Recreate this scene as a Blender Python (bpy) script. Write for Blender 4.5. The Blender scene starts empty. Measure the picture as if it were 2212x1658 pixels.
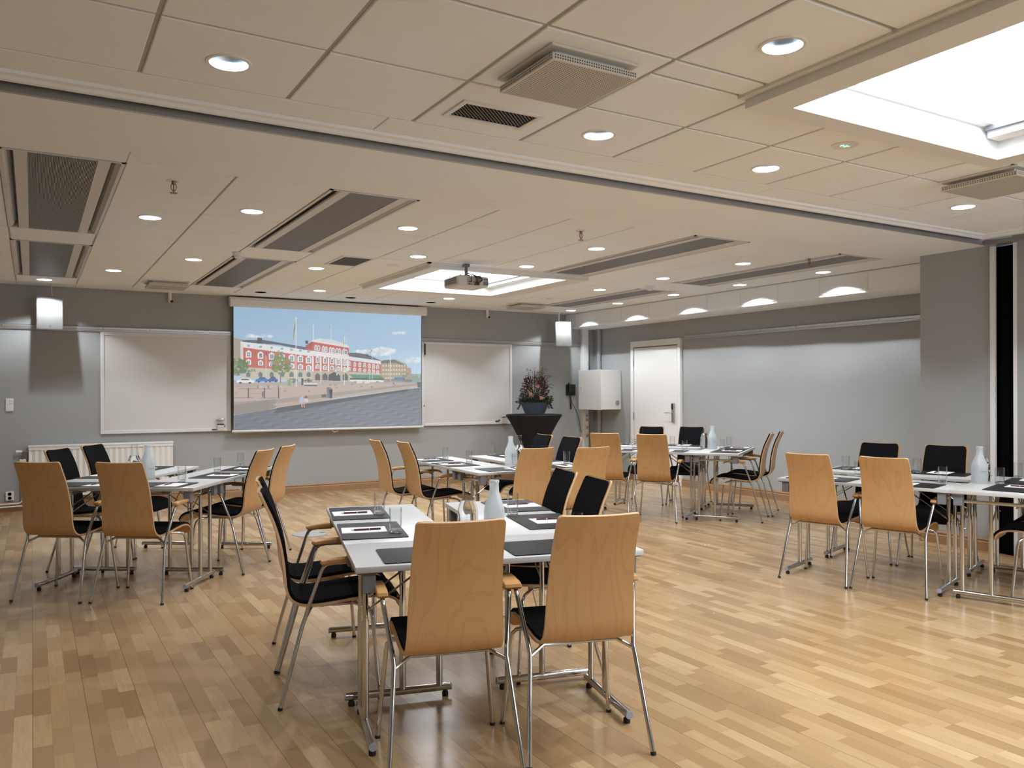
import bpy, bmesh, math, random
import numpy as np
from mathutils import Vector, Matrix
PI = math.pi
R = math.radians
SC = bpy.context.scene
COL = SC.collection
random.seed(7)

# ------------------------------------------------------------------ helpers
class MB:
    def __init__(s):
        s.v = []; s.f = []; s.m = []; s.mi = 0
    def add(s, vs, fs, mi=None):
        b = len(s.v); s.v += [tuple(p) for p in vs]
        k = s.mi if mi is None else mi
        for f in fs:
            s.f.append(tuple(b + i for i in f)); s.m.append(k)
        return s
    def box(s, x0, x1, y0, y1, z0, z1, mi=None):
        vs = [(x, y, z) for z in (z0, z1) for y in (y0, y1) for x in (x0, x1)]
        fs = [(0, 2, 3, 1), (4, 5, 7, 6), (0, 1, 5, 4), (1, 3, 7, 5), (3, 2, 6, 7), (2, 0, 4, 6)]
        return s.add(vs, fs, mi)
    def bbox(s, x0, x1, y0, y1, z0, z1, b=.004, seg=2, mi=None, M=None, only=None):
        bm = bmesh.new(); bmesh.ops.create_cube(bm, size=1)
        for v in bm.verts:
            v.co = ((x0 + x1) / 2 + v.co.x * (x1 - x0), (y0 + y1) / 2 + v.co.y * (y1 - y0), (z0 + z1) / 2 + v.co.z * (z1 - z0))
        es = list(bm.edges)
        if only == 'z':
            es = [e for e in es if abs((e.verts[0].co - e.verts[1].co).z) > 1e-6]
        bmesh.ops.bevel(bm, geom=es, offset=b, segments=seg, affect='EDGES', profile=.5)
        return s.bm(bm, mi, M)
    def bm(s, bm, mi=None, M=None):
        bm.verts.ensure_lookup_table(); bm.verts.index_update()
        vs = [(M @ v.co if M else v.co.copy()) for v in bm.verts]
        fs = [tuple(v.index for v in f.verts) for f in bm.faces]
        bm.free(); return s.add(vs, fs, mi)
    def tube(s, pts, r, n=10, caps=True, mi=None, smooth=0):
        P = [Vector(p) for p in pts]
        for _ in range(smooth):
            Q = [P[0]]
            for a, b in zip(P[:-1], P[1:]):
                Q += [a.lerp(b, .25), a.lerp(b, .75)]
            Q.append(P[-1]); P = Q
        rr = r if isinstance(r, (list, tuple)) else [r] * len(P)
        if len(rr) != len(P):
            rr = [rr[0] + (rr[-1] - rr[0]) * i / (len(P) - 1) for i in range(len(P))]
        T = []
        for i in range(len(P)):
            a = P[max(i - 1, 0)]; b = P[min(i + 1, len(P) - 1)]
            T.append((b - a).normalized())
        up = Vector((0, 0, 1)) if abs(T[0].z) < .9 else Vector((0, 1, 0))
        nrm = T[0].cross(up).normalized(); rings = []
        for i, p in enumerate(P):
            nrm = (nrm - T[i] * nrm.dot(T[i]))
            nrm = nrm.normalized() if nrm.length > 1e-6 else T[i].orthogonal().normalized()
            bn = T[i].cross(nrm)
            rings.append([p + (nrm * math.cos(2 * PI * k / n) + bn * math.sin(2 * PI * k / n)) * rr[i] for k in range(n)])
        vs = [q for rg in rings for q in rg]
        fs = [(i * n + k, i * n + (k + 1) % n, (i + 1) * n + (k + 1) % n, (i + 1) * n + k) for i in range(len(P) - 1) for k in range(n)]
        if caps:
            fs += [tuple(range(n - 1, -1, -1)), tuple((len(P) - 1) * n + k for k in range(n))]
        return s.add(vs, fs, mi)
    def lathe(s, prof, c=(0, 0, 0), n=24, mi=None, caps=True, ex=None, rot=0):
        vs = []
        for j, (r, z) in enumerate(prof):
            e = 2 if ex is None else ex[j]
            for k in range(n):
                a = 2 * PI * k / n + rot; ca, sa = math.cos(a), math.sin(a)
                q = (abs(ca) ** e + abs(sa) ** e) ** (-1 / e)
                vs.append((c[0] + r * q * ca, c[1] + r * q * sa, c[2] + z))
        fs = [(j * n + k, j * n + (k + 1) % n, (j + 1) * n + (k + 1) % n, (j + 1) * n + k) for j in range(len(prof) - 1) for k in range(n)]
        if caps:
            fs += [tuple(range(n - 1, -1, -1)), tuple((len(prof) - 1) * n + k for k in range(n))]
        return s.add(vs, fs, mi)
    def cyl(s, c, r, z0, z1, n=20, mi=None):
        return s.lathe([(r, z0), (r, z1)], (c[0], c[1], 0), n, mi)
    def prism(s, poly, a, b, fn, mi=None):
        # poly of 2-tuples, extruded from a to b; fn(p, t) -> xyz
        n = len(poly)
        vs = [fn(p, a) for p in poly] + [fn(p, b) for p in poly]
        fs = [(i, (i + 1) % n, n + (i + 1) % n, n + i) for i in range(n)] + [tuple(range(n - 1, -1, -1)), tuple(range(n, 2 * n))]
        return s.add(vs, fs, mi)
    def xf(s, M):
        s.v = [tuple(M @ Vector(p)) for p in s.v]; return s
    def build(s, name, mats, parent=None, smooth=True, ang=35, fix=True):
        me = bpy.data.meshes.new(name); me.from_pydata(s.v, [], s.f)
        if not isinstance(mats, (list, tuple)): mats = [mats]
        for m in mats: me.materials.append(m)
        me.polygons.foreach_set('material_index', s.m)
        if fix:
            bm = bmesh.new(); bm.from_mesh(me); bmesh.ops.recalc_face_normals(bm, faces=bm.faces); bm.to_mesh(me); bm.free()
        if smooth:
            me.polygons.foreach_set('use_smooth', [True] * len(me.polygons))
            me.set_sharp_from_angle(angle=R(ang))
        me.update()
        o = bpy.data.objects.new(name, me); COL.objects.link(o)
        if parent is not None: o.parent = parent
        return o

def tag(o, label=None, cat=None, group=None, kind=None):
    if label: o['label'] = label
    if cat: o['category'] = cat
    if group: o['group'] = group
    if kind: o['kind'] = kind
    return o
def empty(name, loc=(0, 0, 0), rz=0):
    o = bpy.data.objects.new(name, None); COL.objects.link(o)
    o.location = loc; o.rotation_euler = (0, 0, rz); o.empty_display_size = .05
    return o
def kids(o):
    return [c for c in bpy.data.objects if c.parent == o]
def copy_tree(o, loc=None, rz=None, label=None, parent=None, tree=None):
    if tree is None:
        tree = {}
        for c in bpy.data.objects:
            if c.parent: tree.setdefault(c.parent.name, []).append(c)
    c = o.copy(); COL.objects.link(c)
    if parent is not None: c.parent = parent
    if loc is not None: c.location = loc
    if rz is not None: c.rotation_euler = (0, 0, rz)
    if label: c['label'] = label
    for ch in tree.get(o.name, []):
        copy_tree(ch, parent=c, tree=tree)
    return c
def struct(mb, name, mats, label=None, **k):
    o = mb.build(name, mats, **k); o['kind'] = 'structure'
    if label: o['label'] = label
    return o

# ------------------------------------------------------------------ materials
def lin(c):
    c = [x / 255 for x in c[:3]]
    return tuple(x / 12.92 if x <= .04045 else ((x + .055) / 1.055) ** 2.4 for x in c) + (1,)
def pm(name, rgb, rough=.5, metal=0, spec=.5, **k):
    m = bpy.data.materials.new(name); m.use_nodes = True
    b = m.node_tree.nodes['Principled BSDF']
    b.inputs['Base Color'].default_value = tuple(rgb[:3]) + (1,)
    b.inputs['Roughness'].default_value = rough; b.inputs['Metallic'].default_value = metal
    b.inputs['Specular IOR Level'].default_value = spec
    for kk, vv in k.items(): b.inputs[kk.replace('_', ' ')].default_value = vv
    return m
class NT:
    def __init__(s, m):
        s.t = m.node_tree; s.b = s.t.nodes.get('Principled BSDF')
    def n(s, typ, **k):
        o = s.t.nodes.new(typ)
        for a, b in k.items():
            if a.startswith('i_'):
                key = a[2:]; key = int(key) if key.isdigit() else key.replace('_', ' ')
                if isinstance(b, bpy.types.NodeSocket): s.t.links.new(b, o.inputs[key])
                else: o.inputs[key].default_value = b
            else: setattr(o, a, b)
        return o
    def L(s, a, b): s.t.links.new(a, b)
    def math(s, op, a, b=None, c=None, clamp=False):
        o = s.t.nodes.new('ShaderNodeMath'); o.operation = op; o.use_clamp = clamp
        for i, x in enumerate((a, b, c)):
            if x is None: continue
            if isinstance(x, bpy.types.NodeSocket): s.t.links.new(x, o.inputs[i])
            else: o.inputs[i].default_value = x
        return o.outputs[0]
    def comb(s, x=0, y=0, z=0):
        o = s.t.nodes.new('ShaderNodeCombineXYZ')
        for i, q in enumerate((x, y, z)):
            if isinstance(q, bpy.types.NodeSocket): s.t.links.new(q, o.inputs[i])
            else: o.inputs[i].default_value = q
        return o.outputs[0]
    def mix(s, fac, a, b, blend='MIX'):
        o = s.t.nodes.new('ShaderNodeMix'); o.data_type = 'RGBA'; o.blend_type = blend
        for i, q in ((0, fac), (6, a), (7, b)):
            if isinstance(q, bpy.types.NodeSocket): s.t.links.new(q, o.inputs[i])
            else: o.inputs[i].default_value = q if i == 0 else tuple(q[:3]) + (1,)
        return o.outputs[2]
    def noise(s, vec, scale=5, detail=2, rough=.5):
        o = s.n('ShaderNodeTexNoise'); s.L(vec, o.inputs['Vector'])
        o.inputs['Scale'].default_value = scale; o.inputs['Detail'].default_value = detail; o.inputs['Roughness'].default_value = rough
        return o.outputs['Fac']
    def bump(s, h, strength=.1, dist=.01):
        o = s.n('ShaderNodeBump'); o.inputs['Strength'].default_value = strength; o.inputs['Distance'].default_value = dist
        s.L(h, o.inputs['Height']); s.L(o.outputs[0], s.b.inputs['Normal'])
def coords(t):
    tc = t.n('ShaderNodeTexCoord'); sx = t.n('ShaderNodeSeparateXYZ'); t.L(tc.outputs['Object'], sx.inputs[0])
    return tc.outputs['Object'], sx.outputs[0], sx.outputs[1], sx.outputs[2]

def mat_paint(name, rgb, rough=.75, var=.04, bump=.04, scale=300, spec=.3):
    m = pm(name, rgb, rough, spec=spec); t = NT(m); o, x, y, z = coords(t)
    n = t.noise(o, 1.7, 3); a = t.math('MULTIPLY_ADD', n, var * 2, 1 - var)
    mx = t.n('ShaderNodeVectorMath', operation='SCALE'); mx.inputs[0].default_value = rgb[:3]; t.L(a, mx.inputs['Scale'])
    t.L(mx.outputs[0], t.b.inputs['Base Color'])
    if bump: t.bump(t.noise(o, scale, 2), bump, .002)
    return m
def mat_floor():
    m = pm('oak_parquet', (.5, .33, .18), .3, spec=.5); t = NT(m); o, x, y, z = coords(t)
    W = .0695
    row = t.math('FLOOR', t.math('DIVIDE', x, W))
    wn = t.n('ShaderNodeTexWhiteNoise', noise_dimensions='1D'); t.L(row, wn.inputs['W'])
    Ln = t.math('MULTIPLY_ADD', wn.outputs[0], .16, .27)
    yy = t.math('DIVIDE', t.math('MULTIPLY_ADD', wn.outputs[0], 7.3, y), Ln)
    col = t.math('FLOOR', yy)
    w2 = t.n('ShaderNodeTexWhiteNoise', noise_dimensions='2D'); t.L(t.comb(row, col, 0), w2.inputs['Vector'])
    r1 = w2.outputs[0]
    sc = t.n('ShaderNodeSeparateColor'); t.L(w2.outputs[1], sc.inputs[0]); r2 = sc.outputs[1]; r3 = sc.outputs[2]
    cr = t.n('ShaderNodeValToRGB'); e = cr.color_ramp.elements
    e[0].position = 0; e[0].color = (.31, .195, .09, 1); e[1].position = 1; e[1].color = (.53, .38, .21, 1)
    for p, c in ((.2, (.36, .23, .108, 1)), (.5, (.42, .278, .135, 1)), (.85, (.48, .33, .17, 1))):
        q = e.new(p); q.color = c
    t.L(r1, cr.inputs[0])
    gv = t.comb(t.math('MULTIPLY_ADD', r2, 30, t.math('MULTIPLY', x, 60)), t.math('MULTIPLY', y, 3.2), t.math('MULTIPLY', r3, 9))
    g = t.noise(gv, 1.6, 5, .6)
    c1 = t.mix(t.math('MULTIPLY', t.math('SUBTRACT', g, .42), 1.5, clamp=True), cr.outputs[0], (.36, .21, .105), 'MIX')
    # dark knots and flecks
    kn = t.noise(t.comb(t.math('MULTIPLY', x, 48), t.math('MULTIPLY', y, 22), 3), 1, 2, .6)
    kf = t.math('MULTIPLY', t.math('SUBTRACT', kn, .70), 9, clamp=True)
    c2 = t.mix(t.math('MULTIPLY', kf, .6), c1, (.16, .09, .05))
    # seams
    fx = t.math('FRACT', t.math('DIVIDE', x, W)); ex = t.math('MINIMUM', fx, t.math('SUBTRACT', 1, fx))
    fy = t.math('FRACT', yy); ey = t.math('MINIMUM', fy, t.math('SUBTRACT', 1, fy))
    b3 = t.math('FRACT', t.math('DIVIDE', x, W * 3)); eb = t.math('MINIMUM', b3, t.math('SUBTRACT', 1, b3))
    s1 = t.math('LESS_THAN', ex, .012); s2 = t.math('LESS_THAN', ey, .0025); s3 = t.math('LESS_THAN', eb, .0075)
    sm = t.math('MAXIMUM', t.math('MULTIPLY', t.math('MAXIMUM', s1, s2), .3), t.math('MULTIPLY', s3, .75))
    c3 = t.mix(sm, c2, (.15, .09, .05))
    t.L(c3, t.b.inputs['Base Color'])
    rg = t.math('MULTIPLY_ADD', t.noise(o, 3, 4, .6), .2, .14)
    t.L(rg, t.b.inputs['Roughness'])
    t.bump(t.noise(t.comb(t.math('MULTIPLY', x, 14), t.math('MULTIPLY', y, 4), 0), 1.0, 3), .035, .01)
    return m
def mat_veneer(name, base, dark, rough=.38, scale=1.0, lines=11.0, amt=.36):
    m = pm(name, base, rough, spec=.45); t = NT(m); o, x, y, z = coords(t)
    oi = t.n('ShaderNodeObjectInfo'); rd = oi.outputs['Random']
    v = t.comb(t.math('MULTIPLY', x, 6.0 * scale), t.math('MULTIPLY', y, 1.2 * scale), t.math('MULTIPLY_ADD', z, 1.35 * scale, t.math('MULTIPLY', rd, 40)))
    n = t.noise(v, 1.0, 1.5, .45)
    ph = t.math('MULTIPLY', n, lines)
    fr = t.math('FRACT', ph)
    ln = t.math('POWER', fr, 5)
    fine = t.noise(t.comb(t.math('MULTIPLY', x, 160), t.math('MULTIPLY', y, 5), t.math('MULTIPLY', z, 7)), 1, 3, .6)
    f = t.math('ADD', t.math('MULTIPLY', ln, amt), t.math('MULTIPLY', t.math('SUBTRACT', fine, .4), .5), clamp=True)
    br = t.noise(t.comb(t.math('MULTIPLY', x, 3), t.math('MULTIPLY', y, 2), t.math('MULTIPLY_ADD', z, 1.5, t.math('MULTIPLY', rd, 9))), 1, 2)
    c0 = t.mix(t.math('MULTIPLY', br, .5), base, tuple(a * .82 for a in base[:3]))
    c = t.mix(f, c0, dark); t.L(c, t.b.inputs['Base Color'])
    return m
def mat_fabric(name, a, b):
    m = pm(name, a, .95, spec=.15); t = NT(m); o, x, y, z = coords(t)
    n = t.noise(o, 330, 3, .7); f = t.math('MULTIPLY', t.math('SUBTRACT', n, .5), 4, clamp=True)
    t.L(t.mix(f, a, b), t.b.inputs['Base Color']); t.bump(n, .5, .002)
    t.b.inputs['Specular IOR Level'].default_value = .04
    return m
def mat_mix(name, f):
    m = bpy.data.materials.new(name); m.use_nodes = True; t = m.node_tree
    for n in list(t.nodes):
        if n.type != 'OUTPUT_MATERIAL': t.nodes.remove(n)
    out = [n for n in t.nodes if n.type == 'OUTPUT_MATERIAL'][0]
    f(t, out); return m
def _thin(t, out):
    tr = t.nodes.new('ShaderNodeBsdfTransparent'); tr.inputs[0].default_value = (.975, .985, .985, 1)
    gl = t.nodes.new('ShaderNodeBsdfGlossy'); gl.inputs['Roughness'].default_value = .03
    lw = t.nodes.new('ShaderNodeLayerWeight'); lw.inputs[0].default_value = .22
    mp = t.nodes.new('ShaderNodeMath'); mp.operation = 'MULTIPLY_ADD'; mp.inputs[1].default_value = .32; mp.inputs[2].default_value = .03; mp.use_clamp = True
    t.links.new(lw.outputs['Fresnel'], mp.inputs[0])
    mx = t.nodes.new('ShaderNodeMixShader'); t.links.new(mp.outputs[0], mx.inputs[0]); t.links.new(tr.outputs[0], mx.inputs[1]); t.links.new(gl.outputs[0], mx.inputs[2])
    t.links.new(mx.outputs[0], out.inputs[0])
def _frost(t, out):
    tr = t.nodes.new('ShaderNodeBsdfTransparent'); tr.inputs[0].default_value = (.9, .93, .94, 1)
    df = t.nodes.new('ShaderNodeBsdfDiffuse'); df.inputs[0].default_value = (.78, .82, .84, 1)
    tl = t.nodes.new('ShaderNodeBsdfTranslucent'); tl.inputs[0].default_value = (.8, .84, .86, 1)
    gl = t.nodes.new('ShaderNodeBsdfGlossy'); gl.inputs['Roughness'].default_value = .35
    m1 = t.nodes.new('ShaderNodeMixShader'); m1.inputs[0].default_value = .5; t.links.new(df.outputs[0], m1.inputs[1]); t.links.new(tl.outputs[0], m1.inputs[2])
    m2 = t.nodes.new('ShaderNodeMixShader'); m2.inputs[0].default_value = .25; t.links.new(m1.outputs[0], m2.inputs[1]); t.links.new(tr.outputs[0], m2.inputs[2])
    m3 = t.nodes.new('ShaderNodeMixShader'); m3.inputs[0].default_value = .06; t.links.new(m2.outputs[0], m3.inputs[1]); t.links.new(gl.outputs[0], m3.inputs[2])
    t.links.new(m3.outputs[0], out.inputs[0])
def mat_emit(name, rgb, st):
    def f(t, out):
        e = t.nodes.new('ShaderNodeEmission'); e.inputs[0].default_value = tuple(rgb[:3]) + (1,); e.inputs[1].default_value = st
        t.links.new(e.outputs[0], out.inputs[0])
    return mat_mix(name, f)

EXPO = 0.42
M = {}
M['wall'] = mat_paint('grey_wall_paint', (.37, .385, .39), .7, .03, .05, 260, .25)
M['tile'] = mat_paint('ceiling_tile_white', (.90, .945, .985), .9, .02, .06, 500, .1)
M['tbar'] = mat_paint('ceiling_grid_tan', (.47, .445, .40), .7, .03, 0)
M['beam'] = mat_paint('beam_plaster', (.90, .945, .985), .85, .02, .03, 200, .2)
M['white'] = mat_paint('white_lacquer', (.80, .80, .79), .4, .01, 0, spec=.4)
M['door'] = mat_paint('white_door_paint', (.82, .83, .83), .45, .01, 0, spec=.4)
M['floor'] = mat_floor()
M['veneer'] = mat_veneer('beech_veneer', (.58, .345, .155), (.40, .22, .09))
M['ply'] = mat_veneer('plywood_edge', (.64, .42, .24), (.5, .31, .16), .5, 1, 3, .2)
M['arm'] = mat_veneer('varnished_beech', (.62, .35, .14), (.47, .24, .09), .25, 2, 6, .25)
M['felt'] = mat_fabric('black_wool_felt', (.0038, .004, .0048), (.04, .042, .047))
M['chrome'] = pm('chrome_tube', (.62, .62, .62), .14, 1)
M['rubber'] = pm('black_rubber', (.01, .01, .01), .6)
M['laminate'] = mat_paint('white_laminate', (.58, .585, .59), .3, .008, .0, spec=.45)
M['edge'] = pm('laminate_edge', (.68, .68, .69), .4)
M['greyplastic'] = pm('grey_plastic', (.20, .21, .24), .5)
M['cap'] = pm('grey_end_cap', (.34, .36, .42), .5)
M['mat'] = mat_paint('black_leather', (.007, .007, .0085), .46, .1, .25, 500, .28)
M['paper'] = pm('paper', (.86, .86, .86), .8)
M['pen'] = pm('burgundy_plastic', (.07, .008, .018), .25)
M['gold'] = pm('gold_metal', (.7, .55, .3), .3, 1)
M['glass'] = mat_mix('clear_glass', _thin)
M['solidglass'] = pm('solid_glass', (1, 1, 1), .02, Transmission_Weight=1.0, IOR=1.45)
M['water'] = pm('water', (1, 1, 1), .0, Transmission_Weight=1.0, IOR=1.33)
M['frost'] = mat_mix('frosted_glass', _frost)
M['print'] = pm('grey_print', (.12, .12, .13), .6)
M['alu'] = pm('brushed_aluminium', (.55, .55, .55), .35, .9)
M['alupaint'] = pm('silver_grey_metal', (.42, .42, .42), .4, .4)
M['board'] = pm('whiteboard_enamel', (.66, .66, .66), .33, spec=.4)
M['boardframe'] = pm('white_aluminium', (.72, .73, .74), .4)
M['black'] = pm('black_plastic', (.012, .012, .013), .4)
M['void'] = pm('dark_void', (.004, .004, .004), .9, spec=0)
M['slat'] = pm('grey_slat', (.30, .30, .30), .45, .3)
M['panel'] = mat_paint('painted_steel', (.68, .69, .69), .45, .01, 0)
M['baffle'] = pm('white_baffle', (.72, .74, .73), .4)
M['oak'] = mat_veneer('oak_skirting', (.36, .21, .11), (.24, .13, .065), .4, 1, 8, .3)
M['stretch'] = pm('black_stretch_fabric', (.008, .009, .012), .7, spec=.3)
M['pot'] = mat_paint('slate_pot', (.075, .09, .115), .5, .2, .1, 60)
M['red'] = pm('red_glass', (.5, .02, .02), .2)
M['blue'] = pm('blue_magnet', (.012, .04, .10), .4)
M['cream'] = pm('cream_felt', (.62, .57, .44), .8)
M['beige'] = pm('beige_plastic', (.62, .58, .50), .5)
M['brass'] = pm('bronze_fitting', (.28, .22, .17), .4, 1)
M['reflector'] = pm('silver_reflector', (.50, .58, .66), .30, 1)
M['pl'] = pm('projector_plastic', (.66, .64, .61), .45)
M['spk'] = mat_paint('white_speaker_grille', (.30, .305, .30), .55, .01, .3, 900)
# ------------------------------------------------------------------ room shell
WIN_FILL_E = 5.0  # glow strength of the added fill windows
YB, XR, XL, YF, ZC = 11.37, 8.31, -1.65, -2.4, 2.70
ZB = 2.665
struct(MB().box(XL - .2, XR + .2, YF - .2, YB + .2, -.1, 0), 'floor', M['floor'], 'oak strip parquet floor', smooth=False)
struct(MB().box(XL - .2, XR + .2, YB, YB + .2, 0, 3.6), 'wall_back', M['wall'], 'grey painted wall behind the screen', smooth=False)
struct(MB().box(XR, XR + .2, 4.3, YB, 0, 3.6), 'wall_right', M['wall'], 'grey wall with the white door', smooth=False)
struct(MB().box(7.19, XR + .2, 4.0, 4.66, 0, ZB), 'wall_pillar', M['wall'], 'grey wall pier beside the folding partition pocket', smooth=False)
struct(MB().box(XL - .2, XL, YF, YB, 0, 3.6), 'wall_left', M['wall'], smooth=False)
struct(MB().box(XL, XR, YF - .2, YF, 0, 3.6), 'wall_front', M['wall'], smooth=False)
struct(MB().box(7.15, 7.35, YF, 3.765, 0, ZB), 'wall_near_right', M['wall'], 'dark grey wall of the near room', smooth=False)
struct(MB().box(XL - .2, XR + .2, YF - .2, YB + .2, 3.6, 3.7), 'wall_top', M['void'], smooth=False)
# partition pocket
struct(MB().box(7.165, 7.19, 3.958, 4.0, 0, 2.65).box(7.15, 7.20, 3.765, 3.797, 0, 2.655), 'trim_1', M['white'], 'white painted edge trims of the partition pocket', smooth=False)
p = MB().box(7.19, 8.3, 3.797, 3.83, 0, 2.64).box(7.19, 8.3, 3.93, 3.958, 0, 2.64)
for k in range(4): p.box(7.172 + .006 * k, 7.186 + .006 * k, 3.80 + .04 * k, 3.835 + .04 * k, .005, 2.64)
tag(p.build('folding_partition', M['void']), 'black folded partition edge in the pocket beside the grey pier', 'partition')

# skirting: profile (depth, z)
SK = [(0, 0), (.022, 0), (.022, .078), (.017, .086), (.017, .094), (.021, .098), (.021, .104), (.014, .110), (.009, .121), (0, .121)]
def skirt(name, axis, w, a, b, sgn, label):
    mb = MB()
    if axis == 'x': mb.prism(SK, a, b, lambda p, t: (t, w + sgn * p[0], p[1]))
    else: mb.prism(SK, a, b, lambda p, t: (w + sgn * p[0], t, p[1]))
    struct(mb, name, M['oak'], label, smooth=False)
skirt('baseboard_back', 'x', YB, XL, XR, -1, 'moulded oak skirting below the screen wall')
skirt('baseboard_right', 'y', XR, 4.66, 9.14, -1, 'moulded oak skirting right of the white door')
skirt('baseboard_corner', 'y', XR, 10.30, YB, -1, 'oak skirting between white door and corner')
skirt('baseboard_pillar', 'y', 7.19, 4.0, 4.66, -1, 'oak skirting on the grey pier')
skirt('baseboard_near', 'y', 7.15, YF, 3.765, -1, 'oak skirting on the near right wall')
skirt('baseboard_left', 'y', XL, YF, YB, 1, None)

# ---- ceiling
def sub(r, h):
    x0, x1, y0, y1 = r; a0, a1, b0, b1 = h
    if a0 >= x1 - 1e-4 or a1 <= x0 + 1e-4 or b0 >= y1 - 1e-4 or b1 <= y0 + 1e-4: return [r]
    o = []
    if b0 > y0: o.append((x0, x1, y0, b0))
    if b1 < y1: o.append((x0, x1, b1, y1))
    yy0, yy1 = max(y0, b0), min(y1, b1)
    if a0 > x0: o.append((x0, a0, yy0, yy1))
    if a1 < x1: o.append((a1, x1, yy0, yy1))
    return [q for q in o if q[1] - q[0] > .004 and q[3] - q[2] > .004]
def tile(mb, r, holes, gx=.0085, z=ZC, t=.008):
    x0, x1, y0, y1 = r; g = gx
    g = min(g, (x1 - x0) * .3, (y1 - y0) * .3)
    a0, a1, b0, b1 = x0 + g, x1 - g, y0 + g, y1 - g
    zu = z + t; bx = .003
    # T flange
    mb.add([(x0, y0, zu), (x1, y0, zu), (x1, y1, zu), (x0, y1, zu), (a0, b0, zu), (a1, b0, zu), (a1, b1, zu), (a0, b1, zu)],
           [(0, 1, 5, 4), (1, 2, 6, 5), (2, 3, 7, 6), (3, 0, 4, 7)], 1)
    c0, c1, d0, d1 = a0 + bx, a1 - bx, b0 + bx, b1 - bx
    mb.add([(a0, b0, zu), (a1, b0, zu), (a1, b1, zu), (a0, b1, zu), (a0, b0, z + .003), (a1, b0, z + .003), (a1, b1, z + .003), (a0, b1, z + .003), (c0, d0, z), (c1, d0, z), (c1, d1, z), (c0, d1, z)],
           [(0, 1, 5, 4), (1, 2, 6, 5), (2, 3, 7, 6), (3, 0, 4, 7), (4, 5, 9, 8), (5, 6, 10, 9), (6, 7, 11, 10), (7, 4, 8, 11)], 0)
    hs = [h for h in holes if c0 + h[2] < h[0] < c1 - h[2] and d0 + h[2] < h[1] < d1 - h[2]]
    if not hs:
        mb.add([(c0, d0, z), (c1, d0, z), (c1, d1, z), (c0, d1, z)], [(0, 1, 2, 3)], 0); return
    if len(hs) == 2:      # split across the longer side
        hs.sort(); mx = (hs[0][0] + hs[1][0]) / 2
        parts = [((c0, mx, d0, d1), hs[0]), ((mx, c1, d0, d1), hs[1])]
    else: parts = [((c0, c1, d0, d1), hs[0])]
    for (q0, q1, s0, s1), (hx, hy, hr) in parts:
        N = 32; ci = []; sq = []
        angs = sorted([2 * PI * k / N for k in range(N)] + [math.atan2(sy - hy, sx - hx) % (2 * PI) for sx in (q0, q1) for sy in (s0, s1)])
        for a in angs:
            ca, sa = math.cos(a), math.sin(a)
            ts = []
            if ca > 1e-9: ts.append((q1 - hx) / ca)
            if ca < -1e-9: ts.append((q0 - hx) / ca)
            if sa > 1e-9: ts.append((s1 - hy) / sa)
            if sa < -1e-9: ts.append((s0 - hy) / sa)
            k = min(ts); ci.append((hx + hr * ca, hy + hr * sa, z)); sq.append((hx + k * ca, hy + k * sa, z))
        n = len(angs)
        mb.add(ci + sq, [(i, (i + 1) % n, n + (i + 1) % n, n + i) for i in range(n)], 0)

DL_NEAR = [(.672, 3.335), (2.435, 2.127), (2.473, 3.333), (3.688, 3.345), (5.664, 3.346)]
DL_BACK = [(.757, 6.552), (1.36, 5.971), (1.357, 8.400), (.745, 9.560), (.126, 10.705), (2.563, 5.972), (3.180, 7.164), (2.560, 8.370),
           (3.157, 10.174), (4.413, 5.985), (4.403, 7.180), (4.971, 10.165), (6.219, 5.945), (6.226, 7.171), (6.216, 8.358),
           (7.425, 7.151), (7.405, 8.315), (7.400, 9.518), (7.394, 10.717), (7.435, 5.946)]
DL_ADDED = [(.672, .9), (5.664, .9), (.672, -1.2), (2.435, -.3), (5.664, -1.2), (4.0, -1.5), (6.2, 2.1)]  # out of view, added to light the near part of the room
DL_OFF = [(2.55, 10.733), (3.767, 10.760), (4.974, 10.757)]
DL_PALE = [(1.348, 10.769), (6.191, 10.70), (6.2, 9.50)]
RH = .076
holes = [(x, y, RH) for x, y in DL_NEAR + DL_BACK + DL_ADDED] + [(x, y, .066) for x, y in DL_OFF]
SKY = [dict(o=(2.72, 4.65, .60, 2.585), h=(2.895, 4.50, .75, 2.47)), dict(o=(3.44, 5.385, 7.455, 9.40), h=(3.59, 5.13, 7.525, 9.25))]
UN = [(-.155, .46, 5.075, 7.465), (-.155, .46, 8.055, 10.43), (1.65, 2.265, 5.075, 7.465), (1.65, 2.265, 8.055, 10.40),
      (4.76, 5.395, 5.075, 7.44), (6.585, 7.205, 5.075, 7.44), (6.585, 7.205, 8.055, 10.35)]
mb = MB()
# near room tiles
xs = [XL, -1.421, -.821, -.221, .379, .979, 1.579, 2.179, 2.779, 3.379, 3.979, 4.59, 5.345, 5.96, 6.74]
ys = [YF, -1.763, -1.163, -.563, .035, .635, 1.235, 1.833, 2.433, 3.035, 3.627]
for i in range(len(xs) - 1):
    for j in range(len(ys) - 1):
        rs = [(xs[i], xs[i + 1], ys[j], ys[j + 1])]
        for s_ in SKY[:1]:
            rs = [q for r in rs for q in sub(r, s_['o'])]
        for r in rs: tile(mb, r, holes, .0095)
for a, b in ((XL, 1.46), (1.46, 4.1), (4.1, 6.74)):
    tile(mb, (a, b, 3.627, 3.835), holes, .003)
tile(mb, (6.74, 6.80, YF, 3.835), [], .002)
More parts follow.
